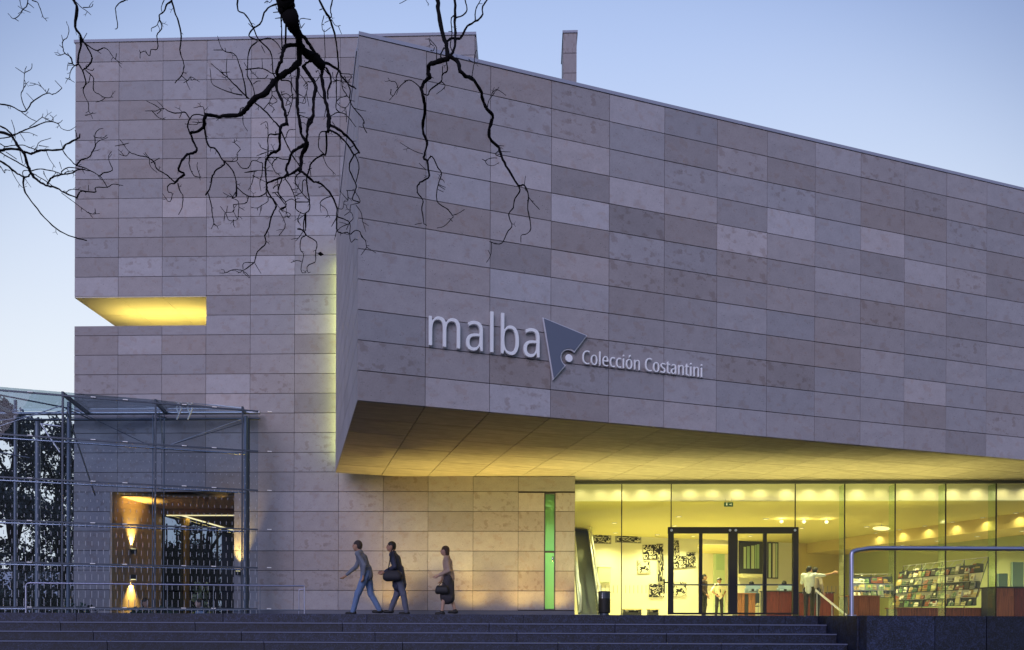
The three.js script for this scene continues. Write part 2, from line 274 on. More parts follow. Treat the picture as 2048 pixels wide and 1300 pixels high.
{ // glass entrance front
  const z = -.55, top = 3.53, jx = (px, zz = z) => toFace(FRONT, px, 1100, zz).x;
  const head = part(museum, 'glass_front', box(13, .075, .10, WEND + 6.5, top - .037, z), M.dark);
  head.position.copy(FRONT.position).sub(museum.position); head.rotation.y = -TH;
  const joints = [1150, 1243, 1342, 1590, 1689, 1790, 1891, 1992, 2094, 2196, 2299].map((p) => jx(p)); joints[0] = WEND - .3;
  const doorTop = 1.98 + .21;
  for (let i = 0; i < joints.length - 1; i++) {
    const a = joints[i] + .008, b = joints[i + 1] - .008, low = i === 2 ? doorTop + .01 : PF + .03;
    part(head, 'glass_pane', new THREE.PlaneGeometry(b - a, top - .075 - low).translate((a + b) / 2, (top - .075 + low) / 2, z), M.glass);
    if (i) part(head, 'mullion', box(.022, top - .075 - (i === 2 || i === 3 ? doorTop : PF), .03, joints[i], (top - .075 + (i === 2 || i === 3 ? doorTop : PF)) / 2, z), M.black);
    if (i > 3) part(head, 'glass_fin', box(.012, top - .08 - PF, .30, joints[i], (top - .08 + PF) / 2, z - .17), M.fin);
  }
  part(head, 'sill', box(13, .03, .08, WEND + 6.5, PF + .012, z), M.dark);
  const dots = []; for (let x = WEND + .5; x < WEND + 8.6; x += .105) if (x < jx(1338) || x > jx(1597)) dots.push(box(.012, .20, .002, x, .74, z + .004));
  part(head, 'printed_dashes', merge(dots), std(.30, .29, .20, .7), 'stuff');
  // black double doors
  const zd = z + .06, B = (x0, x1, y0, y1, d = .10, zz = zd) => { const p = toFace(FRONT, x0, y1, zz), q = toFace(FRONT, x1, y0, zz); return box(q.x - p.x, q.y - p.y, d, (p.x + q.x) / 2, (p.y + q.y) / 2, zz); };
  const door = part(head, 'door_frame', merge([B(1336, 1347, 1067, 1229), B(1584.5, 1596, 1067, 1229), B(1336, 1596, 1054.5, 1067), B(1456.5, 1474.5, 1067, 1229), B(1397.5, 1404.5, 1067, 1226, .07), B(1525.5, 1533, 1067, 1226, .07), B(1347, 1456.5, 1225.5, 1229, .06), B(1474.5, 1584.5, 1225.5, 1229, .06)]), M.black);
  for (const [x0, x1] of [[1347, 1397.5], [1404.5, 1456.5], [1474.5, 1525.5], [1533, 1584.5]]) {
    const a = toFace(FRONT, x0, 1067, zd), b = toFace(FRONT, x1, 1225, zd);
    part(door, 'door_glass', new THREE.PlaneGeometry(b.x - a.x, a.y - b.y).translate((a.x + b.x) / 2, (a.y + b.y) / 2, zd), M.glass);
    part(door, 'push_bar', B(x0 - 1, x1 + 1, 1168.3, 1171, .035, zd + .08), M.steelDark);
  }
  for (const x of [1343, 1460, 1471.5, 1590]) { const p = toFace(FRONT, x, 1060.5, zd + .05); part(door, 'lock_disc', new THREE.CylinderGeometry(.032, .032, .012, 16).rotateX(Math.PI / 2).translate(p.x, p.y, p.z + .006), M.steel); }
  { const p = toFace(FRONT, 1332, 1165, zd + .08); part(door, 'pull_handle', merge([box(.10, .035, .05, p.x, p.y, p.z), box(.03, .36, .03, p.x - .05, p.y - .1, p.z + .03)]), M.black); }
}
// the hall behind the glass
const hallFr = BACK, HC = 3.09;
{
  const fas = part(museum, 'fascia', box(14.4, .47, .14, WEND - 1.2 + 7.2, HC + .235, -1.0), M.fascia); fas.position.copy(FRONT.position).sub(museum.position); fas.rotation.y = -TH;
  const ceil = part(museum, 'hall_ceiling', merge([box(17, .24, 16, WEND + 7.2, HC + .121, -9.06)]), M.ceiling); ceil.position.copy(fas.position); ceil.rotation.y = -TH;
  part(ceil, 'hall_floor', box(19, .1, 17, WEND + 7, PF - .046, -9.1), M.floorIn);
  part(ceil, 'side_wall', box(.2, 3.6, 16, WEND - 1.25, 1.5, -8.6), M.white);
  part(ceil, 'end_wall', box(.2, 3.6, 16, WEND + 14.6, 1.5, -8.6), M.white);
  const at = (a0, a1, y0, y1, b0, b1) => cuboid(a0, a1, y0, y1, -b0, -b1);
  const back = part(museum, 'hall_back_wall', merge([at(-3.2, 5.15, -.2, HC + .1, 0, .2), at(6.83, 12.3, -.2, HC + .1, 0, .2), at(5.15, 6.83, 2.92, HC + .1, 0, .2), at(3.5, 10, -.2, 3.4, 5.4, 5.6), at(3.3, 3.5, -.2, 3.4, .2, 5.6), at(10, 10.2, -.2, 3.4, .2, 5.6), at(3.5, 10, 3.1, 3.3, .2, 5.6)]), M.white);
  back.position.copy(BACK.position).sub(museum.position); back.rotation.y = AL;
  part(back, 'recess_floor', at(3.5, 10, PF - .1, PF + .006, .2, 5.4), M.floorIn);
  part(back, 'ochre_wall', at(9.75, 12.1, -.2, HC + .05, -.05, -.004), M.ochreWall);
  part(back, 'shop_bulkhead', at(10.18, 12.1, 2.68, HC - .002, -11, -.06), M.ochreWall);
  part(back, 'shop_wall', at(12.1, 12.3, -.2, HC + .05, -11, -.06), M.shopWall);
  // green window wall and green door, set in the back wall
  const B2 = (x0, x1, y0, y1, b = 0, d = .05) => { const p = toFace(BACK, x0, y1, -b), q = toFace(BACK, x1, y0, -b); return at(Math.min(p.x, q.x), Math.max(p.x, q.x), p.y, q.y, b - d, b); };
  const dw = part(back, 'inner_door', B2(1426, 1449, 1086, 1227, 5.4, .04), M.greenPale); part(dw, 'pane', B2(1431.5, 1448, 1096, 1140, 5.36, .03), M.greenWall);
  const gw = part(back, 'inner_window', B2(1477, 1525, 1084, 1150, 0, .04), M.dark);
  const cols = [M.greenPale, M.greenWall, M.greenPale, M.greenWall, M.greenWall]; [[1487, 1491.5], [1493.5, 1499], [1502, 1508], [1509.5, 1512.5], [1513.5, 1518]].forEach(([a, b], i) => part(gw, 'pane', B2(a, b, 1094 - i * 1.3, 1137, -.04, .02), cols[i]));
  const gw2 = part(back, 'inner_window', B2(1534, 1555.5, 1085, 1157, 0, .04), M.dark);
  [[1537, 1541.5], [1545, 1550], [1551, 1554.5]].forEach(([a, b], i) => part(gw2, 'pane', B2(a, b, 1087, 1155, -.04, .02), [M.greenPale, M.white, M.greenPale][i]));
  part(back, 'window_ledge', B2(1476, 1524, 1149, 1155, 0, .25), M.whiteWarm);
}
const PX = .95;
{ // covered passage on the left
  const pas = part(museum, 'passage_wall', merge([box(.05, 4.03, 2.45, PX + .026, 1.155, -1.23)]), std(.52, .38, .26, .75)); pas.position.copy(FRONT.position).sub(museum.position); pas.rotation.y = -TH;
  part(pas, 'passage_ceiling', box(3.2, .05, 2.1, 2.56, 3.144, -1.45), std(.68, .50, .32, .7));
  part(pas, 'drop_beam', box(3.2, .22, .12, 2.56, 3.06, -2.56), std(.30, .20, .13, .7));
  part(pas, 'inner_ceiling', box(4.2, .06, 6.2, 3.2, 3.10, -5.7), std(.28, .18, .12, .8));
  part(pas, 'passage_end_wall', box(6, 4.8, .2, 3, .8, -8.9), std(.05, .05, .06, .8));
  const y0 = -.8, gl = part(pas, 'cafe_glazing', merge([0, 1, 2, 3, 4, 5].map((k) => box(.06, 3.8, .06, PX + .03, 1.1, -2.62 - k * 1.2))), M.black);
  for (let k = 0; k < 5; k++) part(gl, 'glass_pane', new THREE.PlaneGeometry(1.14, 3.8).rotateY(Math.PI / 2).translate(PX + .03, 1.1, -3.22 - k * 1.2), M.cafeGlass);
  part(gl, 'pier', box(.16, 3.85, .22, PX + .05, 1.1, -3.9), std(.42, .26, .06, .6));
}

// ---------- lamps ----------
function spot(o, at, to, color, power, angle, penumbra = .8, radius = 1.5) {   // a spotlight on a lamp that stands at o
  const s = new THREE.SpotLight(new THREE.Color().setRGB(...color), power, 0, angle, penumbra, 2); o.updateWorldMatrix(true, false);
  const inv = o.matrixWorld.clone().invert(); s.position.copy(at).applyMatrix4(inv); s.target.position.copy(to).applyMatrix4(inv); s.castShadow = true; s.shadow.radius = radius; s.name = 'lamp_light'; s.target.name = 'lamp_target'; o.add(s, s.target); return s;
}
const YEL = [1, .90, .28], GLOWY = glow(1, .86, .42, 2.2), AMBER = [1, .66, .16];
function downlight(name, label, group, at, color, power, angle, r = .05, pen = .7) {
  const o = thing(name, label, 'ceiling lamp', at, 0, group);
  part(o, 'ring', new THREE.TorusGeometry(r + .008, .01, 6, 18).rotateX(Math.PI / 2).translate(0, -.006, 0), M.steel);
  part(o, 'lens', new THREE.CylinderGeometry(r, r, .012, 18).translate(0, -.004, 0), GLOWY);
  spot(o, at.clone().add(new THREE.Vector3(0, -.03, 0)), at.clone().add(new THREE.Vector3(0, -3, 0)), color, power, angle, pen, r * 40); return o;
}
const ordinal = (k) => ['first', 'second', 'third', 'fourth', 'fifth', 'sixth', 'seventh', 'eighth', 'ninth', 'tenth', 'eleventh', 'twelfth', 'thirteenth', 'fourteenth', 'fifteenth', 'sixteenth', 'seventeenth', 'eighteenth', 'nineteenth', 'twentieth', 'twenty-first', 'twenty-second'][k];
let nLamp = 0;
// row behind the glass head, washing the fascia
for (const px of [1162, 1203, 1240, 1288, 1331, 1384, 1430, 1479, 1526, 1579, 1625, 1666, 1723, 1768, 1820, 1869, 1916, 1964, 2016, 2064, 2112]) {
  const p = toFace(FRONT, px, 966, -.69), w = inFrame(FRONT, p.x, 3.51, -.69);
  downlight('fascia_lamp', `${ordinal(nLamp++)} small round lamp from the left in the row above the entrance glass`, 'row of lamps behind the head of the entrance glass', w, [1, .86, .40], 1.0 * (.6 + .8 * rnd()), 1.35, .04, 1);
}
let hallN = 0;
// lamps in the hall ceiling
for (const [a, b] of [[-.5, -.9], [1.2, -.9], [2.9, -.9], [4.4, -.9], [0, -3.4], [2.2, -3.4], [4.4, -3.4], [6.4, -1.6], [6.6, -4.2], [1.2, -5.4], [4, -5.8], [8.4, -5.2]]) {
  downlight('hall_lamp', `${ordinal(hallN++)} small round lamp flush in the yellow hall ceiling, counted from the front left`, 'lamps in the hall ceiling', inFrame(BACK, a, HC - .001, -b), [1, .94, .42], 27, 1.2, .07, .6);
}
for (const a of [5.3, 6.9]) downlight('unseen_recess_lamp', a < 6 ? 'unseen round lamp placed to light the doorway recess behind the guard, left one' : 'unseen round lamp placed to light the doorway recess behind the guard, right one', null, inFrame(BACK, a, 3.095, -2.8), [1, .92, .5], 95, 1.2, .07, .5);  // out of view, placed to brighten the recess behind the guard
downlight('unseen_window_lamp', 'unseen round lamp placed inside to light the narrow green window from behind', null, inFrame(FRONT, 12.19, 3.08, -1.7), [.9, 1, .6], 22, 1.3, .07, .5);  // out of view, placed behind the frosted pane to brighten its green
// lamps of the bookshop
for (let k = 0; k < 7; k++) {
  downlight('shop_wash_lamp', `${ordinal(k)} lamp from the far end washing the bulkhead over the bookshop`, 'lamps along the bookshop bulkhead', inFrame(BACK, 10.02, HC - .002, 3.9 + k * 1.05), [1, .9, .42], 1.5, 1.25, .05, 1);
}
for (let k = 0; k < 5; k++) downlight('shop_lamp', `${ordinal(k)} slim lamp from the far end in the lower bookshop ceiling`, 'lamps in the lower bookshop ceiling', inFrame(BACK, 11.1, 2.678, 4 + k * 1.5), [1, .95, .55], 9, 1.1, .06, .6);
// unseen in-ground lamps, placed to light the soffit and the wall foot
{
  const lamp = (label, X, Z, to, power, angle, col, group) => {
    const at = V(X, PF, Z), o = thing('unseen_ground_lamp', label, 'ground lamp', at, 0, group);
    part(o, 'rim', new THREE.TorusGeometry(.10, .012, 8, 24).rotateX(Math.PI / 2).translate(0, .008, 0), M.steel); part(o, 'lens', new THREE.CylinderGeometry(.09, .09, .012, 20).translate(0, .006, 0), GLOWY);
    spot(o, at.clone().add(new THREE.Vector3(0, .03, 0)), to, col, power, angle, .9, 4);
  };
  for (let k = 0; k < 11; k++) { const X = -2.5 + k * 1.35; lamp(`${ordinal(k)} unseen round lamp from the left, let into the terrace to light the overhang`, X, 17.35 - .02 * k, V(X, 4, 17.9), X < 1.2 ? 19 : 24, .80, X < 1.2 ? [1, .80, .22] : YEL, 'unseen lamps let into the terrace under the overhang'); }
  for (const [k, px] of [775, 945, 1040, 1112].entries()) { const p = P(px, 1228, 17.9); lamp(`${ordinal(k)} unseen round lamp from the left, placed to light the foot of the stone wall`, p.x, 17.72, V(p.x, 4, 18.0), 7, 1.35, [1, .66, .13], 'unseen lamps at the foot of the stone wall'); }
}
{ // upright tube in the gap behind the front volume
  const at = inFrame(PRISM, .14, 6.5, -6.42), o = thing('tube_lamp', 'tall yellow-green light tube in the gap between stone wall and front volume', 'light tube', at);
  part(o, 'tube', new THREE.CylinderGeometry(.02, .02, 5, 10), glow(.85, .95, .25, 2)); part(o, 'holder', new THREE.BoxGeometry(.06, 5.04, .03).translate(0, 0, .045), M.dark);
  const l = new THREE.RectAreaLight(new THREE.Color().setRGB(.85, 1, .22), 26, .05, 5); l.position.set(-.03, 0, -.04); l.rotation.y = .55; l.name = 'tube_light'; o.add(l);
}
{ // strip on the floor of the corner notch
  const at = inFrame(FRONT, 1.9, 7.44, -1.0), o = thing('light_strip', 'yellow light strip on the floor of the open corner notch', 'light strip', at, -TH);
  part(o, 'strip', new THREE.BoxGeometry(2.8, .02, .06), glow(1, .85, .25, 2)); part(o, 'tray', new THREE.BoxGeometry(2.9, .03, .12).translate(0, -.02, 0), M.steel);
  const l = new THREE.RectAreaLight(new THREE.Color().setRGB(1, .80, .17), 62, 2.8, .06); l.position.set(0, .02, 0); l.rotation.x = Math.PI / 2; l.name = 'strip_light'; o.add(l);
}
{ // passage lamps
  const X = -10.25, up = V(X + .10, (HY - 1100) * 19.4 / F, 19.4);
  let o = thing('wall_lamp', 'black wall lamp on the left passage wall that throws a beam upwards', 'wall lamp', up); 
  part(o, 'body', new THREE.CylinderGeometry(.09, .07, .12, 16).translate(0, -.08, 0), M.black); part(o, 'bracket', new THREE.BoxGeometry(.12, .04, .06).translate(-.08, -.09, 0), M.black); part(o, 'lens', new THREE.CylinderGeometry(.06, .06, .01, 16).translate(0, -.015, 0), GLOWY);
  spot(o, up.clone(), up.clone().add(new THREE.Vector3(-.02, 2, 0)), AMBER, 38, .62, .9, 2);
  const dn = V(X + .10, (HY - 1163) * 19.4 / F, 19.4);
  o = thing('wall_lamp', 'black wall lamp low on the left passage wall that throws a cone downwards', 'wall lamp', dn);
  part(o, 'body', new THREE.CylinderGeometry(.07, .09, .12, 16).translate(0, .08, 0), M.black); part(o, 'bracket', new THREE.BoxGeometry(.12, .04, .06).translate(-.08, .09, 0), M.black); part(o, 'lens', new THREE.CylinderGeometry(.06, .06, .01, 16).translate(0, .015, 0), GLOWY);
  spot(o, dn.clone(), dn.clone().add(new THREE.Vector3(-.02, -2, 0)), AMBER, 34, .72, .8, 2);
  const q = P(476, 1141, 18.26);
  o = thing('wall_lamp', 'small wall lamp right of the passage opening that lights the stone edge upwards', 'wall lamp', q);
  part(o, 'body', new THREE.CylinderGeometry(.07, .06, .1, 16).translate(0, -.07, 0), M.black); part(o, 'bracket', new THREE.BoxGeometry(.05, .04, .16).translate(0, -.08, -.09), M.black); part(o, 'lens', new THREE.CylinderGeometry(.05, .05, .01, 16).translate(0, -.015, 0), GLOWY);
  spot(o, q.clone(), q.clone().add(new THREE.Vector3(0, 2, -.20)), AMBER, 30, .5, .9, 2);
  const inn = V(-8.2, 3.02, 20.0); // lamp under the passage ceiling edge
  const s0 = inFrame(FRONT, PX + .16, 3.055, -3.0), s1 = inFrame(FRONT, PX + .16, 3.055, -8.4), mid = s0.clone().add(s1).multiplyScalar(.5);
  o = thing('light_line', 'long yellow line of light along the head of the cafe glazing', 'light strip', mid, -TH);
  for (const [a, b] of [[-2.7, -.7], [-.45, .9], [1.1, 2.7]]) part(o, 'tube', box(.07, .025, b - a, 0, 0, -(a + b) / 2), glow(1, .84, .42, 1.5));
  { const l = new THREE.RectAreaLight(new THREE.Color().setRGB(1, .74, .25), 10, .07, 5.2); l.position.set(.02, -.02, 0); l.rotation.x = -Math.PI / 2; l.name = 'line_light'; o.add(l); }
  const b = inFrame(FRONT, 2.56, 2.935, -2.60);
  o = thing('light_line', 'yellow line of light under the beam across the passage', 'light strip', b, -TH);
  part(o, 'tube', box(2.95, .025, .05), glow(1, .82, .40, 1.3));
  { const l = new THREE.RectAreaLight(new THREE.Color().setRGB(1, .70, .22), 12, 2.9, .05); l.position.set(0, -.02, 0); l.rotation.x = -Math.PI / 2; l.name = 'line_light'; o.add(l); }
}

// ---------- lettering and emblem on the front volume ----------
const loader = new FontLoader(), sans = await loader.loadAsync('fonts/droid/droid_sans_regular.typeface.json');
function lettering(name, label, text, xs, base, size, squeeze, depth, heavy) {
  const at = inFrame(PRISM, xs[0], base, 0), o = thing(name, label, 'wall lettering', at, AL);
  // lay the letters out with their own advance widths, squeezed to the measured length
  const adv = [...text].map((ch) => (sans.data.glyphs[ch]?.ha ?? 300) / sans.data.resolution * size); const total = adv.reduce((a, b) => a + b, 0), k = (xs[1] - xs[0]) / total; let x = 0;
  [...text].forEach((ch, i) => {
    if (ch !== ' ') {
      const g = new TextGeometry(ch, { font: sans, size, depth, curveSegments: 8, bevelEnabled: true, bevelSize: .004, bevelOffset: heavy - .004, bevelThickness: .006, bevelSegments: 2 });
      const lift = .035; g.scale(k, 1, 1).translate(x, 0, lift); part(o, 'letter', g, M.letter);
    }
    x += adv[i] * k;
  });
  return o;
}
lettering('wall_lettering', 'large pale metal lettering of one lower-case word left of the blue emblem', 'malba', [1.10, 3.20], 4.565, .68, 1, .045, -.006);
lettering('wall_lettering', 'small pale lettering of two words right of the blue emblem', 'Colección Costantini', [3.94, 6.42], 4.56, .245, 1, .03, -.001);
{
  const f = (x, y) => toFace(PRISM, x, y), A = f(1085, 640), B = f(1169, 674.3), C = f(1147.5, 702), D = f(1135.5, 718.5), E = f(1125.5, 734), G = f(1104.5, 759), r = .168, o = thing('wall_emblem', 'blue-grey triangular metal emblem with a white dot between the two letterings', 'emblem', inFrame(PRISM, A.x, G.y, 0), AL);
  const a0 = Math.atan2(C.y - D.y, C.x - D.x), a1 = Math.atan2(E.y - D.y, E.x - D.x) + 0, pts = [];
  const mk = (grow, z, d, bev) => {
    const s = new THREE.Shape(), p = (q) => [q.x - A.x, q.y - G.y]; s.moveTo(...p(A)); s.lineTo(...p(B)); s.lineTo(...p(C));
    for (let i = 0; i <= 14; i++) { const t = a0 + (a1 + (a1 < a0 ? Math.PI * 2 : 0) - a0) * i / 14; s.lineTo(D.x - A.x + r * Math.cos(t), D.y - G.y + r * Math.sin(t)); }
    s.lineTo(...p(E)); s.lineTo(...p(G)); s.closePath(); return new THREE.ExtrudeGeometry(s, { depth: d, bevelEnabled: true, bevelSize: grow, bevelThickness: .004, bevelSegments: 1, bevelOffset: 0, curveSegments: 8 }).translate(0, 0, z);
  };
  part(o, 'rim', mk(.022, .03, .03), M.emblemEdge); part(o, 'plate', mk(-.010, .045, .026), M.emblem);
  part(o, 'dot', new THREE.CylinderGeometry(.068, .068, .03, 28).rotateX(Math.PI / 2).translate(D.x - A.x, D.y - G.y, .05), M.dot);
}

// ---------- glass pavilion in front of the left wall ----------
{
  const fr = frame(-6.46, 17.3, AL), o = thing('glass_pavilion', 'steel framed glass pavilion with rods and printed panes before the left wall', 'glass pavilion', fr.position.clone().setY(EYE - .85), AL);
  const dy = .85 - 0; const L = (x, h, z) => new THREE.Vector3(x, h + dy, z);   // own axes: along the front, height above the eye, towards the street
  const cols = [0, -1.89, -3.78, -5.67, -7.56], lev = [4.93, 3.97, 3.03, 2.09, 1.17, .18], bot = -.85, R = .36;
  // front mullions and rails
  cols.forEach((x, i) => { part(o, 'mullion', bar(L(x, bot, -.02), L(x, 5.02, -.02), .035, .05), M.steelDark);
    if (i === 0 || i === 2 || i === 4) part(o, 'column', merge([rod(L(x + .06, bot, -.28), L(x + .06, 4.86, -.28), 0.045, .045, 14)]), M.steelBlue);
    if (i === 1) for (const s of [-.10, .14]) part(o, 'hanger', rod(L(x + s, bot, -.30), L(x + s, 4.75, -.30), .012), M.steelBlue); });
  for (const h of lev) { part(o, 'rail', merge([bar(L(-7.8, h, 0), L(R, h, 0), .04, .035)]), M.steelDark); if (h < 4.5) part(o, 'rail_tube', rod(L(-7.8, h - .035, -.24), L(.04, h - .035, -.24), .02), M.chrome); for (const x of cols.slice(0, 4)) for (const s of [-.62, .62]) part(o, 'clamp', box(.10, .018, .03, x + s, h + .01 + dy, .03), M.letter); }
  part(o, 'end_post', rod(L(.12, bot, -.30), L(.12, 4.8, -.30), .03), M.steelDark);
  // panes
  for (let c = 0; c < 4; c++) for (let k = 0; k < 6; k++) { const x1 = cols[c] - .02, x0 = cols[c + 1] + .02, h1 = lev[k] - .02, h0 = k < 5 ? lev[k + 1] + .02 : bot; part(o, 'glass_pane', new THREE.PlaneGeometry(x1 - x0, h1 - h0).translate((x0 + x1) / 2, (h0 + h1) / 2 + dy, .012), M.glassBlue); }
  for (let k = 0; k < 6; k++) { const h1 = lev[k] - .02, h0 = k < 5 ? lev[k + 1] + .02 : bot; part(o, 'end_pane', new THREE.PlaneGeometry(R - .02, h1 - h0).translate(R / 2 + .01, (h0 + h1) / 2 + dy, .012), M.glassBlue); }
  // printed dashes, longer lower down
  const d = []; for (let j = 0; j < 21; j++) { const h = 3.75 - j * .192, len = .03 + .15 * Math.max(0, j - 3) / 17; for (let x = -7.5; x < .33; x += .13) d.push(box(.010, len, .003, x + (j % 2) * .03, h + dy, .018)); }
  part(o, 'printed_dashes', merge(d), M.frit, 'stuff');
  // roof: rafters back to the wall, wall beam, panes, tie rods
  const wallPt = (x, z) => { const w = inFrame(FRONT, x, 0, z); return o.worldToLocal(w.setY(5.12 + EYE)); };
  o.updateMatrixWorld(true);
  const beam0 = wallPt(-3, .22), beam1 = wallPt(4.9, .22);
  part(o, 'wall_beam', merge([rod(beam0, beam1, .045, .045, 10)]), M.steel); part(o, 'wall_beam', rod(beam0.clone().setY(beam0.y - .16), beam1.clone().setY(beam1.y - .16), .03), M.steelDark);
  const wallAt = (x) => beam0.clone().lerp(beam1, (x - beam0.x) / (beam1.x - beam0.x));
  cols.forEach((x, i) => { const w = wallAt(x - .02); part(o, 'rafter', merge([bar(L(x, 4.97, 0), w, .05, .09)]), M.steelDark); part(o, 'rafter_tie', rod(L(x, 4.7, -.25), w.clone().setY(w.y - .12), .015), M.steelDark); });
  for (let c = 0; c < 4; c++) {
    const q = [L(cols[c + 1], 5.0, .02), L(cols[c], 5.0, .02), wallAt(cols[c]).setY(beam0.y + .06), wallAt(cols[c + 1]).setY(beam0.y + .06)];
    const g = new THREE.BufferGeometry().setFromPoints([q[0], q[1], q[2], q[0], q[2], q[3]]); g.computeVertexNormals(); part(o, 'roof_pane', g, M.glassTeal);
  }
  const tie = (a, b, r = .012, m = M.steel) => part(o, 'tie_rod', rod(a, b, r), m);
  tie(L(0, 4.78, -.2), L(-1.7, 3.98, -.2)); tie(L(0, 4.70, -.3), L(-1.78, 3.98, -.3), .008, M.steelDark); tie(L(-3.72, 4.74, -.2), L(-2.05, 3.98, -.2), .008, M.steelDark); tie(L(-3.83, 4.76, -.2), L(-5.5, 3.98, -.2)); tie(L(-3.83, 4.70, -.4), L(-5.7, 4.2, -.4), .009);
  tie(L(-1.89, 4.8, -.05), L(-1.98, 4.0, -.3), .014); tie(L(-1.83, 4.75, -.1), L(-1.76, 4.0, -.3), .014); tie(L(-3.72, 4.6, -.1), L(-3.40, 2.9, -1.2), .018);
  // white brackets under the roof near the wall
  for (const [x, y] of [[358, 828], [380, 828]]) { const p = o.worldToLocal(P(x, y, 17.9)); part(o, 'bracket', merge([rod(p.clone().add(new THREE.Vector3(-.06, .14, 0)), p, .02), rod(p.clone().add(new THREE.Vector3(.05, .14, 0)), p, .02), rod(p.clone().add(new THREE.Vector3(-.05, -.14, 0)), p, .018)]), M.letter); }
  // rear columns of the same frame
  for (const [x, Z, w] of [[75.5, 21.5, .14], [31, 24, .10]]) { const a = o.worldToLocal(P(x, 1235, Z)), top = o.worldToLocal(P(x, x > 70 ? 838 : 800, Z)); part(o, 'rear_column', rod(a.setY(0), top, w / 2, w / 2, 14), M.steelBlue); }
  for (const [x0, y0, x1, y1, Z] of [[0, 790, 145, 818, 20.5], [82, 848, 120, 905, 20.8], [82, 848, 122, 853, 20.8], [0, 905, 60, 916, 21], [0, 812, 70, 840, 21.2]]) tie(o.worldToLocal(P(x0, y0, Z)), o.worldToLocal(P(x1, y1, Z)), .022, y0 > 840 && y0 < 850 ? M.steel : M.steelDark);
}

// ---------- hand rails ----------
{
  const Z = 12.9, a = P(1703, 1229, Z), pts = [a, P(1702.8, 1150, Z), P(1702.5, 1112, Z), P(1704, 1105, Z), P(1711, 1101, Z + .02), P(1722, 1099, Z + .1), P(1736, 1096.6, Z + .2), P(1752, 1096, Z + .22), P(1900, 1096.8, Z + .1), P(2120, 1098, Z - .1)];
  const o = thing('handrail', 'thick steel tube rail standing on the right parapet by the steps', 'handrail', a.clone().setY(PF + EYE));
  partW(o, 'tube', taperTube(curve(pts.slice(0, 3), 6).concat(curve(pts.slice(2, 8), 26).slice(1), curve(pts.slice(7), 8).slice(1)), .038, .038, 14), M.railSteel);
  partW(o, 'base_plate', new THREE.CylinderGeometry(.08, .08, .02, 20).translate(a.x, PF + EYE + .014, a.z), M.railSteel);
  const e = P(2120, 1098, Z - .1); partW(o, 'post', rod(new THREE.Vector3(e.x, PF + EYE, e.z), e, .038, .038, 14), M.railSteel);
}
{
  const Z0 = 14.2, Z1 = 15.6, a = P(52, 1229, Z0), pts = [a, P(52, 1175, Z0), P(54, 1168, Z0), P(60, 1166, Z0), P(330, 1169, (Z0 + Z1) / 2), P(609, 1172, Z1), P(610, 1228, Z1)];
  const o = thing('handrail', 'slim steel railing on the terrace in front of the glass pavilion', 'handrail', a.clone().setY(PF + EYE));
  partW(o, 'tube', taperTube([pts[0], pts[1], ...curve(pts.slice(1, 4), 8).slice(1), pts[4], pts[5]], .017, .017, 8), M.railSteel);
  const post = (x, Z) => { const t = P(x, 1170, Z), b = P(x, 1231, Z); partW(o, 'post', rod(b, t, .009), M.steelBlue); };
  [150, 244, 335, 427, 520].forEach((x) => post(x, Z0 + (Z1 - Z0) * (x - 52) / 558));
  partW(o, 'end_post', merge([rod(P(609, 1229, Z1), P(609, 1172, Z1), .016), rod(P(598, 1229, Z1), P(598, 1179, Z1), .010), rod(P(598, 1179, Z1), P(609, 1178, Z1), .010)]), M.railSteel);
  partW(o, 'lower_rail', rod(P(52, 1217, Z0), P(609, 1220, Z1), .010), M.steelBlue);
}

